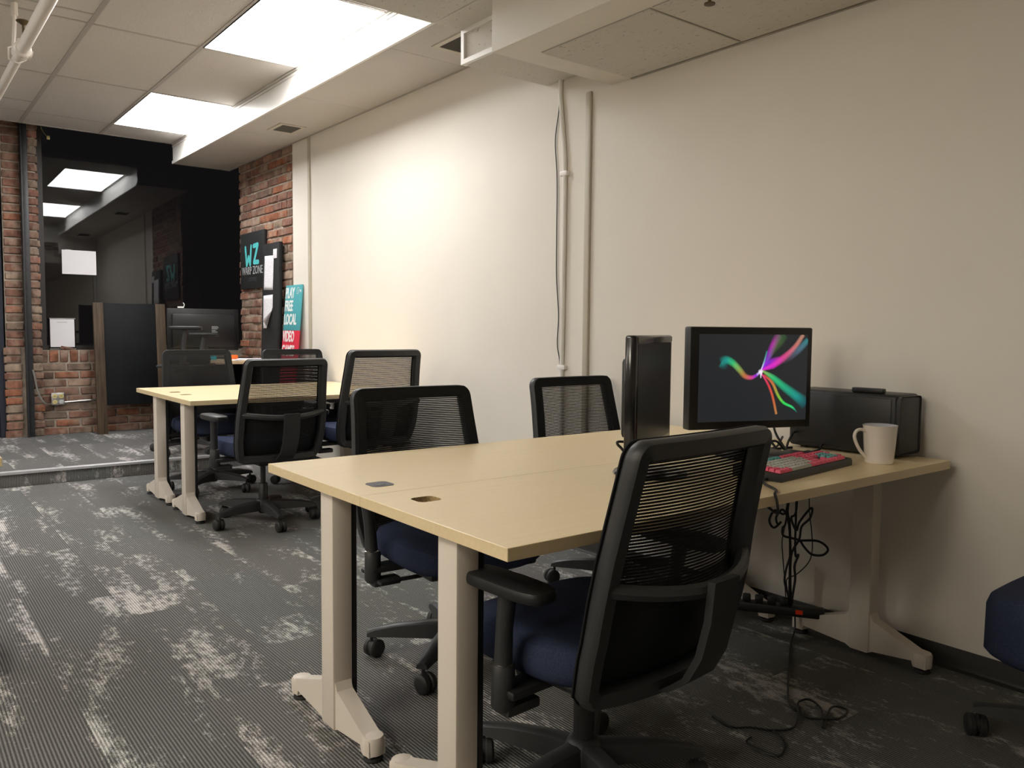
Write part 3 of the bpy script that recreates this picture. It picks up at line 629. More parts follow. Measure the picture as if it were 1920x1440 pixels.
LEG = leg_mesh()
GLIDE = MB().lathe([(.024, 0), (.026, .004), (.024, .012), (.008, .014), (.008, .02)], 14).mesh('glide', M['rubber'])
def make_table(x, y, hole, label, cover=False, z=0, channel=True, TL=TL):
    t = thing('folding_table' if 0 else 'office_table', label, 'table', (x, y, z))
    me, (a, b, c, d) = table_top_mesh(hole, TL); link('table_top', me, t)
    for xx in (.055, TL-.055):
        l = link('leg', LEG, t, (xx, .247, 0))
        for yy in (-.21, .24): link('glide', GLIDE, l, (0, yy, 0))
    MB().bbox(.085, TL-.085, .22, .275, TZ-TT-.045, TZ-TT-.002, .004).build('crossbeam', M['beam'], t)
    if channel: MB().box(.0855, .099, .212, .24, .10, TZ-TT-.002).build('cable_channel', M['plastic'], t)
    if cover:
        g = MB().prism([(x+.0165*math.cos(q+k*math.pi/10), y+.0165*math.sin(q+k*math.pi/10)) for x, y, q in ((a+.017, c+.017, math.pi), (b-.017, c+.017, 1.5*math.pi), (b-.017, d-.017, 0), (a+.017, d-.017, .5*math.pi)) for k in range(6)], 'z', TZ-.006, TZ+.0012).build('grommet_cover', M['grommet'], t)
        MB().bbox((a+b)/2-.02, (a+b)/2+.006, c+.012, c+.028, TZ+.0005, TZ+.0022, .0004).build('cable_slot', M['plastic'], g)
    return t
TA = make_table(.930, 1.203, 'far', 'maple-topped table nearest the camera, with the open cable hole')
TB = make_table(.930, 1.803, 'near', 'maple-topped table with the covered cable hole, behind the nearest table', cover=True)
TC = make_table(1.372, 4.690, 'far', 'near half of the maple table pair by the brick wall', TL=TLS)
TDk = make_table(1.372, 5.290, 'near', 'far half of the maple table pair, under the window end', TL=TLS)
make_table(.297-TL, 2.972, 'near', 'maple table whose corner just enters at the left edge of the photo')
# desk on the platform
dt = thing('platform_desk', 'maple desk on the platform, holding papers and a television', 'desk', (2.02, 6.95, PF))
MB().bbox(0, .69, 0, .75, .705, .737, .002).build('table_top', [M['maple']], dt)
for xx in (.04, .65): MB().bbox(xx-.02, xx+.02, .05, .70, 0, .705, .003).build('leg', M['plastic'], dt)
MB().bbox(.06, .63, .5, .52, .25, .70, .002).build('modesty_panel', M['plastic'], dt)

# ------------------------------------------------------------------ office chair
ZT = .90   # top of backrest
def prof(z):   # lean of the backrest frame (local y of side rails)
    K = [(.33, -.180), (.40, -.203), (.47, -.222), (.56, -.240), (.65, -.258), (.75, -.283), (.85, -.310), (.93, -.334)]
    for (a, ya), (b, yb) in zip(K, K[1:]):
        if z <= b: return ya+(yb-ya)*(z-a)/(b-a)
    return K[-1][1]
def bow(z): return .012+(.070*max(0, min(1, (.86-z)/.30)) if z > .5 else .070-.035*min(1, (.5-z)/.14))
def halfw(z):
    K = [(.33, .228), (.38, .246), (.45, .257), (.56, .259), (.68, .249), (.80, .240), (.93, .234)]
    for (a, wa), (b, wb_) in zip(K, K[1:]):
        if z <= b: return wa+(wb_-wa)*(z-a)/(b-a)
    return K[-1][1]
def back_pt(x, z, off=0): w_ = halfw(z); return Vector((x, prof(z)-bow(z)*(1-min(1, (x/w_))**2)+off, z))
def frame_loop():
    zb, zt, r = .350, ZT-.021, .017; pts = []
    W = lambda z: halfw(z)-.020
    for k in range(13): z = zt-r-(zt-zb-2*r)*k/12; pts.append((-W(z), z))
    for k in range(1, 6): a = math.pi+k*math.pi/12; pts.append((-W(zb)+r+math.cos(a)*r, zb+r+math.sin(a)*r))
    for k in range(9): x = -W(zb)+r+(2*W(zb)-2*r)*k/8; pts.append((x, zb))
    for k in range(1, 6): a = 1.5*math.pi+k*math.pi/12; pts.append((W(zb)-r+math.cos(a)*r, zb+r+math.sin(a)*r))
    for k in range(13): z = zb+r+(zt-zb-2*r)*k/12; pts.append((W(z), z))
    for k in range(1, 6): a = k*math.pi/12; pts.append((W(zt)-r+math.cos(a)*r, zt-r+math.sin(a)*r))
    for k in range(9): x = W(zt)-r-(2*W(zt)-2*r)*k/8; pts.append((x, zt))
    for k in range(1, 6): a = math.pi/2+k*math.pi/12; pts.append((-W(zt)+r+math.cos(a)*r, zt-r+math.sin(a)*r))
    return pts
def sweep_frame(pts, hw, d0, d1, closed=True):
    """rounded-rectangle section swept in the curved back surface: in-plane half width hw, depth d0..d1 along y"""
    mb = MB(); n = len(pts); sec = [(-1, .25), (-1, .75), (-.7, 1), (.7, 1), (1, .75), (1, .25), (.7, 0), (-.7, 0)]; m = len(sec); vs = []
    for i, (x, z) in enumerate(pts):
        a = pts[i-1] if (closed or i) else pts[i]; c = pts[(i+1) % n] if (closed or i < n-1) else pts[i]
        t = Vector((c[0]-a[0], c[1]-a[1])).normalized(); nr = Vector((t.y, -t.x))
        for s_, q in sec:
            xx, zz = x+nr.x*hw*s_, z+nr.y*hw*s_; p = back_pt(x, z); vs.append((xx, p.y+d0+(d1-d0)*q, zz))
    fs = []
    for i in range(n if closed else n-1):
        for k in range(m): fs.append((i*m+k, i*m+(k+1) % m, ((i+1) % n)*m+(k+1) % m, ((i+1) % n)*m+k))
    if not closed: fs += [tuple(range(m)), tuple((n-1)*m+k for k in range(m))[::-1]]
    return mb.add(vs, fs)
CH = {}
CH['frame'] = sweep_frame(frame_loop(), .0215, -.030, .010).mesh('backrest_frame', M['plastic2'])
def mesh_panel():
    nz, nx_ = 26, 16; vs, fs, uvs = [], [], []
    for j in range(nz+1):
        z = .352+(ZT-.012-.352)*j/nz; e = ZT-.012-z; e2 = z-.352
        inset = .016+(.03*(1-math.sqrt(max(0, 1-(1-min(1, e/.04))**2))))+(.03*(1-math.sqrt(max(0, 1-(1-min(1, e2/.04))**2)))); w_ = halfw(z)-inset
        for i in range(nx_+1):
            x = -w_+2*w_*i/nx_; p = back_pt(x, z, .0125); vs.append(tuple(p)); uvs.append((x+1, z))
    for j in range(nz):
        for i in range(nx_): a = j*(nx_+1)+i; fs.append((a, a+1, a+nx_+2, a+nx_+1))
    me = bpy.data.meshes.new('back_mesh'); me.from_pydata(vs, [], fs); me.materials.append(M['mesh'])
    ul = me.uv_layers.new(name='UVMap')
    for p in me.polygons:
        for li in p.loop_indices: ul.data[li].uv = uvs[me.loops[li].vertex_index]
    me.polygons.foreach_set('use_smooth', [True]*len(me.polygons)); return me
CH['mesh'] = mesh_panel()
CH['border'] = sweep_frame(frame_loop(), .0213, .009, .016).mesh('mesh_border', M['fabric_black'])
# edge piping around the front fabric
CH['piping'] = MB().tube([(x*1.045, back_pt(x, z, .0135).y, z+(.017 if z > .7 and abs(x) < halfw(z)-.03 else 0)) for x, z in frame_loop()], .004, 6, closed=True).mesh('piping', M['fabric_black'])
lb = [(-(halfw(.60)-.012)+2*(halfw(.60)-.012)*k/16) for k in range(17)]
CH['lumbar'] = MB().tube([(x, back_pt(x, .60).y-.014-.026*(1-(x/.24)**2), .602-.020*(1-(x/.24)**2)) for x in lb], .0165, 8).mesh('lumbar_support', M['plastic2'])
def upright():
    path = [(-.10, .335), (-.20, .330), (-.275, .345), (-.325, .385), (-.355, .44), (-.375, .52), (-.383, .605)]; mb = MB(); vs = []
    for y, z in path: wd = .044 if z > .35 else .05; vs += [(-wd, y-.009, z), (wd, y-.009, z), (wd, y+.009, z), (-wd, y+.009, z)]
    fs = [(i*4+k, i*4+(k+1) % 4, i*4+4+(k+1) % 4, i*4+4+k) for i in range(len(path)-1) for k in range(4)]+[(0, 1, 2, 3), tuple(len(path)*4-4+k for k in range(4))]
    return mb.add(vs, fs).mesh('back_upright', M['plastic2'])
CH['upright'] = upright()
def seat_mesh(w_=.25, y0=-.225, y1=.262, z0=.352, z1=.445, mat='navy'):
    mb = MB(); n = 72; rings = []
    cy_ = (y0+y1)/2; hy = (y1-y0)/2
    for sc_, zz, dr in ((.0, z0, 0), (.90, z0, 0), (.97, z0+.014, 0), (1.0, z0+.036, 0), (.995, z1-.03, 0), (.965, z1-.010, .3), (.88, z1, .6), (.5, z1-.004, 1), (.0, z1-.008, 1)):
        R = []
        for k in range(n):
            a = 2*math.pi*k/n; a -= .22*math.sin(4*a)*0; c_, s_ = math.cos(a), math.sin(a); e = .58
            x = math.copysign(abs(c_)**e, c_)*w_*sc_; y = cy_+math.copysign(abs(s_)**e, s_)*hy*sc_
            f = max(0, (y-cy_)/hy); R.append((x, y, zz-.030*f**4*(1 if zz > z0+.03 else .3)))
        rings.append(R)
    vs = [p for R in rings for p in R]; fs = [(i*n+k, i*n+(k+1) % n, (i+1)*n+(k+1) % n, (i+1)*n+k) for i in range(len(rings)-1) for k in range(n)]
    return mb.add(vs, fs).mesh('seat', M[mat])
CH['seat'] = seat_mesh()
CH['mech'] = MB().bbox(-.075, .075, -.12, .10, .285, .352, .02).bbox(-.20, .20, -.17, .20, .335, .358, .01).bbox(-.30, .30, -.075, -.005, .325, .345, .006).mesh('tilt_mechanism', M['plastic'])
CH['lever'] = MB().bbox(.10, .235, .02, .035, .300, .312, .004).bbox(.225, .295, .010, .045, .298, .312, .005).mesh('lever', M['plastic'])
CH['lever2'] = MB().bbox(.10, .235, -.13, -.115, .300, .312, .004).bbox(.225, .285, -.14, -.105, .298, .312, .005).mesh('lever', M['plastic'])
CH['gas'] = MB().lathe([(.0, .055), (.026, .055), (.030, .065), (.030, .12), (.026, .125), (.026, .225), (.024, .228), (.015, .228), (.015, .42)], 16).mesh('gas_cylinder', M['plastic'])
CH['hub'] = MB().lathe([(.02, .062), (.045, .068), (.050, .085), (.048, .118), (.036, .135), (.03, .137)], 18).mesh('base_hub', M['plastic2'])
def arm_mesh():
    mb = MB(); st = [(.035, .030, .072, .128), (.10, .027, .074, .127), (.20, .023, .076, .118), (.27, .020, .076, .104), (.298, .019, .076, .094)]; vs = []
    for x, w_, a, b in st: vs += [(x, -w_, a), (x, w_, a), (x, w_*.85, b-.006), (x, w_*.5, b), (x, -w_*.5, b), (x, -w_*.85, b-.006)]
    fs = [(i*6+k, i*6+(k+1) % 6, i*6+6+(k+1) % 6, i*6+6+k) for i in range(len(st)-1) for k in range(6)]+[tuple(range(6)), tuple(len(st)*6-6+k for k in range(6))]
    return mb.add(vs, fs).mesh('base_arm', M['plastic2'])
CH['arm'] = arm_mesh()
def caster_mesh():
    mb = MB(); mb.lathe([(.006, .045), (.006, .082)], 8, (0, 0, 0))
    for s_ in (-1, 1):
        Mx = Matrix.Translation((.012, s_*.014, .031)) @ Matrix.Rotation(-s_*math.pi/2, 4, 'X')
        mb.lathe([(.004, -.010), (.026, -.010), (.031, -.006), (.031, .006), (.027, .011), (.020, .013), (.004, .013)], 20, M_=Mx)
    mb.lathe([(.004, -.006), (.024, -.006), (.024, .006), (.004, .006)], 14, M_=Matrix.Translation((.010, 0, .036)) @ Matrix.Rotation(math.pi/2, 4, 'X'))
    return mb.mesh('caster', M['rubber'])
CH['caster'] = caster_mesh()
def armrest_mesh(s_): return MB().tube([(s_*.288, -.03, .335), (s_*.290, -.03, .345), (s_*.292, -.032, .42), (s_*.296, -.04, .52), (s_*.300, -.055, .605)], [.012, .022, .021, .019, .021], 10).bbox(min(s_*.20, s_*.295), max(s_*.20, s_*.295), -.055, -.005, .322, .346, .006).mesh('armrest', M['plastic2'])
CH['rest'] = {s_: armrest_mesh(s_) for s_ in (-1, 1)}
CH['sleeve'] = MB().tube([(0, 0, 0), (0, 0, .01), (0, 0, .10), (0, 0, .104)], [.020, .027, .026, .0235], 12).mesh('sleeve', M['plastic2'])
CH['ring'] = MB().lathe([(.0245, 0), (.0262, .0012), (.0245, .0024)], 16).mesh('ring', M['chrome'])
def pad_mesh():
    mb = MB(); n = 36; R = []
    for q, zz in ((.0, -.014), (.86, -.014), (.96, -.010), (1, -.003), (1, .005), (.96, .011), (.86, .014), (0, .0145)):
        for k in range(n):
            a = 2*math.pi*k/n; c_, s_ = math.cos(a), math.sin(a)
            x = math.copysign(abs(c_)**.55, c_)*.045; y = math.copysign(abs(s_)**.55, s_)*.125; R.append((x*(q if q > .5 else 0)+0, (abs(y)-.045*(1-q) if q > .5 else 0)*(1 if y > 0 else -1), zz))
    fs = [(i*n+k, i*n+(k+1) % n, (i+1)*n+(k+1) % n, (i+1)*n+k) for i in range(7) for k in range(n)]
    return mb.add(R, fs).mesh('arm_pad', M['plastic'])
CH['pad'] = pad_mesh()
def make_chair(x, y, deg, dz, label, group, base_deg=0, arms=True, z=0, arm_h=0, seat=None):
    t = thing('office_chair', label, 'chair', (x, y, z), math.radians(deg), group)
    for k in range(5):
        a = math.radians(base_deg+72*k); o = link('base_arm', CH['arm'], t); o.rotation_euler = (0, 0, a)
        c = link('caster', CH['caster'], o, (.285, 0, 0)); c.rotation_euler = (0, 0, random.Random(int(x*1000)+k).uniform(-2.5, 2.5))
    link('base_hub', CH['hub'], t); link('gas_cylinder', CH['gas'], t)
    link('tilt_mechanism', CH['mech'], t, (0, 0, dz)); link('seat', seat or CH['seat'], t, (0, 0, dz)); link('lever', CH['lever'], t, (0, 0, dz)); link('lever', CH['lever2'], t, (0, 0, dz))
    link('back_upright', CH['upright'], t, (0, 0, dz)); f = link('backrest_frame', CH['frame'], t, (0, 0, dz)); link('back_mesh', CH['mesh'], t, (0, 0, dz)); link('lumbar_support', CH['lumbar'], t, (0, 0, dz)); link('piping', CH['piping'], f); link('mesh_border', CH['border'], f)
    if arms:
        for s_ in (-1, 1):
            r_ = link('armrest', CH['rest'][s_], t, (0, 0, dz+arm_h-.042)); link('arm_pad', CH['pad'], r_, (s_*.302, -.055, .618))
            link('sleeve', CH['sleeve'], r_, (s_*.290, -.031, .335)); q = link('ring', CH['ring'], r_, (s_*.291, -.031, .438)); q['label'] = 'thin bright ring on the arm post'
    return t
def tuck_arm(ch_):
    for r_ in ch_.children:
        if r_.name.startswith('armrest') and r_.children[0].location.x < 0: r_.location.x += .060
G1, G2 = 'office chairs round the front tables', 'office chairs round the back tables'
make_chair(1.325, 1.405, 4, .012, 'black mesh office chair nearest the camera, its back turned, before the keyboard', G1, base_deg=109)
make_chair(1.53, 2.27, 176, .008, 'black office chair facing the camera across the covered cable hole', G1, base_deg=-32)
tuck_arm(make_chair(2.523, 2.47, 180, .008, 'black office chair tight by the white wall behind the monitors', G1, base_deg=20))
make_chair(1.735, 4.56, 3, .055, 'black mesh office chair, back turned, at the left end of the back tables', G2, base_deg=48)
make_chair(2.335, 4.53, 0, .10, 'black mesh office chair, back turned, at the wall end of the back tables', G2, base_deg=20)
make_chair(1.815, 5.70, 180, .058, 'dark office chair facing the camera in front of the chalkboard stand', G2, base_deg=48)
tuck_arm(make_chair(2.525, 5.68, 180, .058, 'dark office chair facing the camera in front of the advertising board', G2, base_deg=10))
# armless blue task chair at the right edge
big = seat_mesh(.285, -.24, .245, .285, .468)
tcq = make_chair(2.47, .665, 0, 0, 'navy upholstered armless chair cut off at the right edge of the photo', None, base_deg=108, arms=False, seat=big)
for ch in list(tcq.children):
    if ch.name.split('.')[0] in ('tilt_mechanism', 'lever'): ch.location.z -= .06
# tall stool with arm pads on the platform, in front of the television
st = make_chair(2.0, 6.86, 60, .0, 'tall drafting stool with arm pads behind the window-end chairs', None, base_deg=10, z=PF, seat=seat_mesh(w_=.17, y0=-.16, y1=.17, mat='fabric_black'))
for ch in list(st.children):
    n = ch.name.split('.')[0]
    if n in ('seat', 'tilt_mechanism', 'armrest', 'lever'): ch.location.z += .36
    if n == 'armrest': ch.location.z += .075 if ch.children[0].location.x < 0 else .02
    if n == 'gas_cylinder': ch.scale = (1, 1, 1.85)
    if n in ('back_upright', 'backrest_frame', 'back_mesh', 'lumbar_support'):
        for g in list(ch.children): bpy.data.objects.remove(g)
        bpy.data.objects.remove(ch)
st.name = 'drafting_stool'; st['category'] = 'stool'

# ------------------------------------------------------------------ television and small things on the platform desk
ZD = PF+.737
tv = thing('television', 'flat television seen from behind on the platform desk', 'television', (2.30, 7.44, ZD), math.radians(-4))
MB().bbox(-.305, .305, -.02, .012, .075, .445, .008).build('screen_shell', M['tvblack'], tv)
MB().bbox(-.27, .27, -.055, -.018, .10, .40, .015).build('back_housing', M['tvblack'], tv)
MB().bbox(-.03, .03, -.05, -.02, 0, .12, .005).bbox(-.16, .16, -.11, .09, 0, .016, .006).build('stand', M['tvblack'], tv)
for k, (zz, ln) in enumerate(((.285, .055), (.275, .06), (.265, .05), (.25, .035), (.238, .05), (.226, .03))):
    MB().box(.06, .06+ln, -.0562, -.055, zz, zz+.004).build('label_print', M['signgrey'], tv)
tag(MB().bbox(-.02, .03, -.012, .012, 0, .014, .003).tube(smooth_pts([(.025, 0, .010), (.034, 0, .02), (.035, 0, .035), (.026, 0, .048)]), .003, 6).build('webcam_clip', M['signwhite'], None, (2.105, 7.44, ZD+.446)), 'small white clip on the top edge of the television', 'clip')
tag(MB().bbox(-.042, .042, -.03, .03, 0, .07, .003).build('card_box', M['cyan'], None, (2.285, 7.20, ZD)), 'small cyan box on the platform desk beside the orange box', 'box')
tag(MB().bbox(-.028, .028, -.025, .025, 0, .040, .003).build('card_box', M['orange'], None, (2.475, 7.16, ZD)), 'small orange box on the platform desk beside the cyan box', 'box')
for i, (px_, py_, rz, lbl) in enumerate(((2.50, 7.06, .2, 'loose printed sheet lying at the front of the platform desk'), (2.60, 7.14, -.25, 'loose printed sheet at the wall end of the platform desk'))):
    o = MB().box(-.11, .11, -.10, .10, 0, .003).build('paper_sheet', M['print'], None, (px_, py_, ZD+.0005+.004*i)); o.rotation_euler = (0, 0, rz); tag(o, lbl, 'paper')
o = MB().bbox(-.07, .10, -.05, .05, 0, .012, .003).build('tablet', M['glossblack'], None, (2.60, 7.36, ZD)); tag(o, 'flat black tablet at the back of the platform desk', 'tablet')

# ------------------------------------------------------------------ things on the front tables
# monitor facing left towards the nearest chair
mo = thing('monitor', 'black monitor showing coloured light ribbons', 'monitor', (2.31, 1.665, TZ), math.radians(-20.5))
MW, Z0, Z1 = .235, .090, .430
MB().bbox(-MW, MW, -.012, .030, Z0, Z1, .006).build('housing', M['plastic'], mo)
SX0, SX1, SZ0, SZ1 = -.203, .215, Z0+.026, Z1-.024
MB().box(SX0, SX1, -.0128, -.0118, SZ0, SZ1).build('screen', M['screen'], mo)
MB().bbox(-.15, .15, .028, .058, Z0+.05, Z1-.05, .012).build('back_housing', M['plastic'], mo)
MB().bbox(-.03, .03, .03, .06, .01, .24, .006).build('stand_neck', M['plastic'], mo)
MB().bbox(-.12, .12, -.10, .12, 0, .014, .006).build('stand_base', M['plastic'], mo)
def ribbons():
    W_, H_ = SX1-SX0, SZ1-SZ0; vs, fs, cols = [], [], []; lay_ = [0]
    def S(p): return ((p[0]-712)/978, (p[1]-130)/835)
    def rib(pts, width, colors, alpha, falloff=(0, .7, 1, .7, 0)):
        P = smooth_pts([(*S(p), 0) for p in pts], 8); n = len(P); lay_[0] += 1; y = -.0130-.00004*lay_[0]; m = len(falloff); o = len(vs)
        for i, p in enumerate(P):
            a, c = P[max(0, i-1)], P[min(n-1, i+1)]; d = Vector(((c.x-a.x)*W_, -(c.y-a.y)*H_)).normalized(); nr = Vector((-d.y, d.x)); t = i/(n-1)
            def lerp(L): k = t*(len(L)-1); j = min(int(k), len(L)-2); f = k-j; return [u+(v-u)*f for u, v in zip(L[j], L[j+1])] if isinstance(L[0], tuple) else L[j]+(L[j+1]-L[j])*f
            col, al, wd = lerp(colors), lerp(alpha), lerp(width)
            for k in range(m):
                s_ = (k/(m-1)-.5)*wd*.86; X = SX0+p.x*W_+nr.x*s_; Z = SZ1-p.y*H_+nr.y*s_
                vs.append((min(max(X, SX0), SX1), y, min(max(Z, SZ0), SZ1))); cols.append((*col, al*falloff[k]))
        for i in range(n-1):
            for k in range(m-1): a = o+i*m+k; fs.append((a, a+1, a+m+1, a+m))
    teal, grn, yel, org, pnk, mag, vio, red, wht, blu = (.02, .42, .36), (.05, .6, .2), (.35, .5, .1), (.75, .22, .08), (.85, .08, .3), (.75, .03, .6), (.3, .03, .75), (.8, .05, .08), (.95, .85, 1), (.12, .22, .3)
    rib([(900, 400), (950, 375), (1010, 405), (1070, 470), (1120, 530), (1175, 545), (1220, 525), (1258, 488)], [.045, .035, .03, .028, .022, .016, .012], [teal, teal, grn, yel, org, pnk, vio, wht], [.1, .8, .9, .7, .8, 1, 1])
    rib([(905, 400), (925, 420), (935, 470)], [.04, .05, .03], [teal, teal, teal], [.4, .25, 0])
    rib([(1265, 470), (1320, 360), (1370, 230), (1420, 128)], [.008, .03, .035, .04], [vio, vio, mag, (.25, .12, .2)], [.9, .7, .6, .5])
    rib([(1290, 440), (1360, 300), (1420, 200), (1470, 128)], [.004, .03, .05, .05], [vio, (.1, .16, .05), (.1, .2, .06), (.06, .16, .05)], [.5, .5, .5, .4])
    rib([(1268, 472), (1370, 425), (1480, 345), (1570, 250), (1645, 128)], [.012, .034, .032, .026, .022], [mag, mag, pnk, (.75, .22, .2), (.55, .3, .2)], [1, 1, .9, .8, .8])
    rib([(1266, 462), (1340, 395), (1430, 360)], [.01, .025, .02], [vio, vio, mag], [.9, .8, .3])
    rib([(1400, 420), (1520, 350), (1610, 270), (1690, 180)], [.02, .035, .035, .03], [(.2, .03, .12), (.15, .12, .18), blu, (.05, .3, .32)], [0, .45, .7, .7])
    rib([(1275, 480), (1370, 545), (1480, 640), (1600, 735), (1690, 810)], [.01, .028, .038, .045, .06], [yel, grn, (.03, .5, .25), teal, (.01, .16, .2)], [.9, .9, .8, .7, .4])
    rib([(1268, 505), (1330, 610), (1375, 730), (1415, 905)], [.008, .013, .014, .014], [pnk, red, (.75, .12, .05), (.55, .25, .07)], [1, .95, .9, .9])
    rib([(1290, 520), (1370, 600), (1425, 720), (1480, 795), (1560, 840), (1610, 895)], [.008, .016, .016, .014, .012, .004], [red, org, (.3, .55, .05), (.04, .75, .1), (.04, .7, .2), teal], [.9, .8, .9, 1, 1, .1])
    rib([(1266, 468), (1290, 390), (1312, 288)], [.006, .010, .010], [wht, (.2, .5, .5), teal], [1, .8, .4])
    rib([(1240, 492), (1262, 486), (1282, 492)], [.016, .022, .012], [wht, wht, wht], [.5, 1, .4])
    rib([(1263, 480), (1263, 515), (1262, 552)], [.016, .011, .005], [wht, wht, wht], [1, 1, .6])
    me = bpy.data.meshes.new('screen_picture'); me.from_pydata(vs, [], fs); ca = me.color_attributes.new('ink', 'FLOAT_COLOR', 'POINT')
    for i, c in enumerate(cols): ca.data[i].color = c
    me.materials.append(M['ink']); return link('screen_picture', me, mo)
ribbons()
# second monitor, nearly edge-on
m2 = thing('monitor', 'black monitor seen almost edge-on, its screen off', 'monitor', (1.756, 1.60, TZ), math.radians(30))
MB().bbox(-.235, .235, -.010, .022, .075, .402, .007).build('housing', M['glossblack'], m2)
MB().bbox(-.222, .222, -.013, -.009, .382, .398, .001).build('top_bezel', M['bezel'], m2)  # lighter grey base colour stands in for the reflection on this strip
MB().box(-.218, .218, -.0112, -.0102, .098, .380).build('screen', M['screen_off'], m2)
MB().bbox(-.16, .16, .02, .05, .12, .34, .012).build('back_housing', M['plastic'], m2)
for k in range(3): MB().bbox(.233, .239, -.004, .004, .13+.022*k, .142+.022*k, .001).build('button', M['plastic'], m2)
MB().tube([(0, .03, .012), (0, .045, .08), (0, .035, .2)], [.022, .018, .018], 12).build('stand_neck', M['plastic'], m2)
MB().lathe([(.0, 0), (.105, 0), (.108, .004), (.104, .010), (.05, .016), (0, .017)], 32).build('stand_base', M['glossblack'], m2)
# computer tower by the wall
pcx, pcy = 2.622, 1.318
pc = thing('computer_tower', 'small black computer tower on the table against the white wall', 'computer', (pcx, pcy, TZ))
MB().bbox(0, .152, .0, .40, .006, .212, .014, seg=3).build('case', M['plastic'], pc)
MB().bbox(.004, .148, -.006, .004, .012, .206, .012, seg=2).build('front_panel', M['plastic2'], pc)
MB().bbox(-.003, .003, .02, .39, .02, .198, .002).build('side_panel', M['plastic'], pc)
for yy in (.05, .35): MB().bbox(.02, .13, yy-.01, yy+.01, 0, .008, .002).build('foot', M['rubber'], pc)
tag(MB().bbox(-.013, .013, -.055, .055, 0, .016, .004).build('usb_stick', M['plastic'], None, (2.645, 1.43, TZ+.2125)), 'small black stick lying on top of the computer tower', 'stick')
# mug
mg = thing('mug', 'white ceramic mug on the table in front of the computer tower', 'mug', (2.513, 1.316, TZ))
MB().lathe([(.0, .003), (.040, 0), (.043, .003), (.0475, .06), (.0515, .119), (.0525, .122)], 40, cap=False).build('body', M['mug'], mg)
MB().lathe([(.0525, .122), (.0510, .1225), (.0485, .119), (.044, .06), (.039, .010), (.0, .008)], 40, cap=False).build('inner_wall', M['mug_in'], mg)
hd = smooth_pts([(-.048, 0, .104), (-.066, 0, .108), (-.080, 0, .102), (-.085, 0, .086), (-.078, 0, .064), (-.064, 0, .040), (-.044, 0, .018)])
o = MB().tube(hd, .0052, 10).build('handle', M['mug'], mg); o.scale = (1, 1.35, 1); o.rotation_euler = (0, 0, math.radians(-32))
# keyboard
kb = thing('keyboard', 'black keyboard with pink, teal and grey keycaps', 'keyboard', (1.950, 1.296, TZ), math.radians(5.9))
tilt = Matrix.Rotation(math.radians(3.5), 4, 'X')
MB().prism([(0, 0), (0, .016), (.004, .022), (.146, .031), (.150, .028), (.150, 0)], 'x', 0, .452).build('case', M['plastic'], kb)
KEY = {}
def key(x, yrow, wu, col):
    u = .0190; k = (round(wu, 2), col)
    if k not in KEY:
        w_, d = wu*u-.0012, u-.0012; mb = MB(); t_ = .0028
        b0 = [(-w_/2, -d/2, 0), (w_/2, -d/2, 0), (w_/2, d/2, 0), (-w_/2, d/2, 0)]; tp = [(-w_/2+t_, -d/2+t_, .0085), (w_/2-t_, -d/2+t_, .0085), (w_/2-t_, d/2-t_*.6, .0085), (-w_/2+t_, d/2-t_*.6, .0085)]
        mb.add(b0+tp, [(3, 2, 1, 0), (4, 5, 6, 7), (0, 1, 5, 4), (1, 2, 6, 5), (2, 3, 7, 6), (3, 0, 4, 7)]); KEY[k] = mb.mesh('keycap', M[col], False)
    o = link('keycap', KEY[k], kb); yy = .0155+yrow*u+(.006 if yrow == 5 else 0); o.location = (.0085+(x+wu/2)*.0190, yy, .0228+yy*.062); o.rotation_euler = (.062, 0, 0)
P_, T_, G_ = 'pink', 'teal_key', 'grey_key'
def row(y, items, x=0):
    for wu, col in items:
        if col: key(x, y, wu, col)
        x += wu
row(0, [(1.25, P_), (1.25, P_), (1.25, P_), (6.25, G_), (1.25, P_), (1.25, P_), (1.25, P_), (1.25, P_), (.25, None), (1, P_), (1, P_), (1, P_), (.25, None), (2, P_), (1, P_)])
row(1, [(2.25, P_)]+[(1, G_)]*10+[(2.75, P_), (.25, None), (1, None), (1, P_), (1, None), (.25, None), (1, T_), (1, T_), (1, T_), (1, P_)])
row(2, [(1.75, P_)]+[(1, G_)]*11+[(2.25, P_), (3.5, None), (1, T_), (1, T_), (1, T_)])
row(3, [(1.5, P_)]+[(1, G_)]*12+[(1.5, P_), (.25, None), (1, P_), (1, P_), (1, P_), (.25, None), (1, T_), (1, T_), (1, T_), (1, P_)])
row(4, [(1, P_)]+[(1, G_)]*12+[(2, P_), (.25, None), (1, P_), (1, P_), (1, P_), (.25, None), (1, P_), (1, P_), (1, P_), (1, P_)])
row(5, [(1, P_), (1, None), (1, P_), (1, P_), (1, P_), (1, P_), (.5, None), (1, T_), (1, T_), (1, T_), (1, T_), (.5, None), (1, P_), (1, P_), (1, P_), (1, P_), (.25, None), (1, P_), (1, P_), (1, P_)])
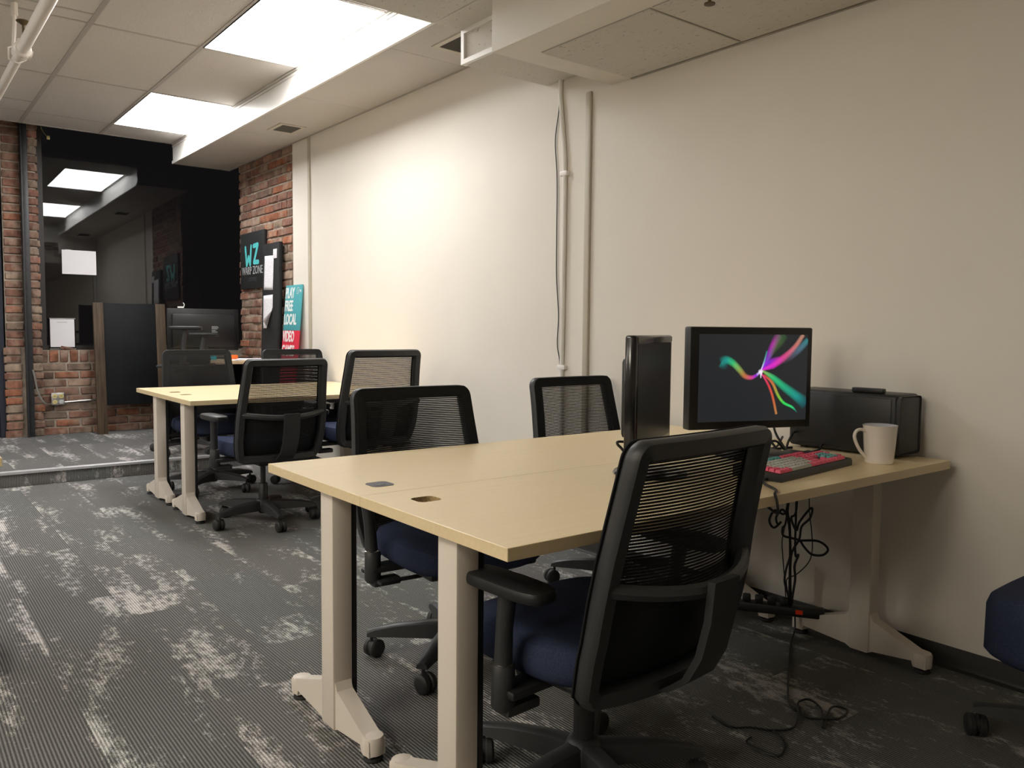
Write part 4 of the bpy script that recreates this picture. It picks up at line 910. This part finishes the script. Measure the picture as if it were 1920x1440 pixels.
# cables
def cable(name, pts, r, label, mat='plastic', cat='cable', group=None, k=6): return tag(MB().tube(smooth_pts(pts, k), r, 6).build(name, M[mat]), label, cat, group)
GC = 'cables between the monitor and the computer tower'
z = TZ+.005
for i, pts in enumerate([
    [(2.20, 1.80, TZ+.16), (2.28, 1.83, TZ+.12), (2.38, 1.80, TZ+.05), (2.45, 1.72, z), (2.52, 1.70, z), (2.62, 1.74, TZ+.03)],
    [(2.24, 1.80, TZ+.17), (2.33, 1.83, TZ+.10), (2.43, 1.78, TZ+.03), (2.47, 1.70, z), (2.56, 1.66, z)],
    [(2.47, 1.66, z), (2.47, 1.70, TZ+.05), (2.52, 1.74, TZ+.11), (2.60, 1.75, TZ+.12), (2.64, 1.75, TZ+.10)],
    [(2.49, 1.64, z), (2.50, 1.69, TZ+.06), (2.55, 1.73, TZ+.10), (2.64, 1.74, TZ+.08)],
    [(2.46, 1.62, z), (2.52, 1.65, TZ+.03), (2.58, 1.67, TZ+.055), (2.64, 1.70, TZ+.05)],
    [(2.30, 1.58, z), (2.34, 1.62, TZ+.03), (2.40, 1.62, TZ+.045), (2.45, 1.60, z), (2.55, 1.56, z), (2.62, 1.58, TZ+.02)]]):
    cable('cable', pts, .0042, ['black cable falling furthest left behind the lit monitor', 'black cable falling close behind the lit monitor to the table', 'tallest black cable arch against the computer tower', 'second, lower black cable arch against the computer tower', 'low black cable bridging to the foot of the computer tower', 'black cable lying wavy behind the keyboard in front of the arches'][i], group=GC)
cable('cable', [(1.705, 1.625, z+.012), (1.69, 1.625, TZ+.05), (1.68, 1.64, TZ+.075), (1.668, 1.645, TZ+.088), (1.68, 1.655, TZ+.094), (1.72, 1.65, TZ+.09), (1.75, 1.63, TZ+.085)], .004, 'black cable curled on the stand of the switched-off monitor')
cable('cable', [(1.99, 1.33, z), (1.93, 1.335, z), (1.88, 1.30, z), (1.83, 1.23, z), (1.79, 1.206, z-.001), (1.782, 1.194, TZ-.012), (1.785, 1.192, TZ-.04), (1.80, 1.215, TZ-.045), (1.86, 1.30, TZ-.035)], .0036, 'thin black cable draped over the front table edge')
tag(MB().bbox(-.085, .085, -.05, .05, 0, .022, .008).build('mouse_dock', M['plastic2'], None, (2.33, 1.525, TZ)), 'flat dark box on the table behind the keyboard', 'box')
# tangle of cables under the table with power strip on the foot
H = 'cables hanging in a tangle under the front tables'
und = TZ-TT
tang = {
 'a': [(2.643, 1.725, und), (2.643, 1.725, .472), (2.648, 1.718, .421), (2.65, 1.714, .35), (2.651, 1.713, .293), (2.645, 1.723, .245), (2.642, 1.727, .196), (2.649, 1.717, .15), (2.654, 1.709, .11)],
 'b': [(2.66, 1.699, und), (2.66, 1.699, .47), (2.651, 1.713, .436), (2.661, 1.697, .39), (2.667, 1.688, .424), (2.688, 1.655, .479), (2.687, 1.658, .441), (2.671, 1.682, .406), (2.667, 1.688, .358), (2.653, 1.709, .299), (2.653, 1.71, .198), (2.656, 1.705, .11)],
 'c': [(2.641, 1.72, und), (2.641, 1.728, .462), (2.619, 1.762, .459), (2.609, 1.778, .42), (2.618, 1.764, .393), (2.632, 1.742, .418), (2.625, 1.753, .408), (2.622, 1.757, .436), (2.636, 1.736, .462), (2.648, 1.716, .38), (2.65, 1.71, .12)],
 'd': [(2.667, 1.688, .353), (2.702, 1.633, .357), (2.721, 1.604, .332), (2.713, 1.618, .307), (2.691, 1.65, .306), (2.677, 1.673, .331), (2.668, 1.687, .353), (2.652, 1.711, .36), (2.637, 1.735, .367), (2.635, 1.738, .395), (2.642, 1.727, .434), (2.65, 1.71, und)],
 'e': [(2.641, 1.729, .42), (2.635, 1.738, .348), (2.637, 1.735, .291), (2.641, 1.728, .215), (2.646, 1.72, .11)],
 'f': [(2.684, 1.662, und), (2.684, 1.662, .488), (2.69, 1.653, .395), (2.692, 1.649, .32), (2.685, 1.66, .271), (2.664, 1.693, .225), (2.648, 1.718, .207), (2.646, 1.721, .183), (2.654, 1.709, .11)],
 'g': [(2.66, 1.699, und), (2.66, 1.699, .321), (2.667, 1.689, .301), (2.66, 1.699, .257), (2.662, 1.696, .21), (2.659, 1.7, .162), (2.656, 1.705, .11)]}
TLAB = {'a': 'straight thick black cable hanging under the front table into the power strip', 'b': 'thick black cable with a knotted loop at its top, hanging under the front table',
 'c': 'black cable curled in rings at the left of the hanging tangle', 'd': 'black cable making the wide side loop at the right of the hanging tangle',
 'e': 'short thin wire at the left of the hanging cable tangle', 'f': 'long thin wire bowing out at the right of the hanging cable tangle', 'g': 'wavy thick black cable in the lower half of the hanging tangle'}
for k, pts in tang.items(): cable('cable', pts, .0022 if k in 'ef' else .0045, TLAB[k], group=H)
ps = thing('power_strip', 'black power strip lying across the table feet by the wall', 'power strip', (2.62, 1.735, .075), math.radians(-57))
MB().bbox(-.16, .16, -.025, .025, 0, .035, .006).build('body', M['plastic'], ps)
MB().bbox(.06, .085, -.027, -.018, .012, .028, .002).build('switch', M['red_light'], ps)
for k in range(4): MB().bbox(-.13+.045*k, -.10+.045*k, -.015, .015, .035, .062, .006).build('plug', M['plastic'], ps)
fc = [(2.655, 1.69, .10), (2.63, 1.67, .03), (2.56, 1.64, .006), (2.419, 1.553, .005), (2.161, 1.387, .005), (2.107, 1.321, .005), (2.162, 1.353, .005), (2.201, 1.341, .007), (2.17, 1.282, .008), (2.074, 1.217, .005), (2.206, 1.271, .008), (2.232, 1.235, .005), (2.166, 1.222, .006), (2.113, 1.247, .009), (2.087, 1.282, .008), (2.129, 1.329, .009), (2.018, 1.273, .005), (1.95, 1.296, .005), (1.911, 1.347, .005), (1.87, 1.378, .005), (1.88, 1.452, .005)]
cable('cable', fc, .0034, 'black cable lying in loops on the carpet by the nearest chair')
cable('cable', [(1.95, 1.296, .006), (1.923, 1.246, .005), (1.879, 1.213, .005), (1.838, 1.207, .005), (1.825, 1.253, .005), (1.833, 1.3, .005), (1.867, 1.309, .006)], .003, 'short black cable loop on the carpet behind the nearest chair')
bpy.context.view_layer.update()
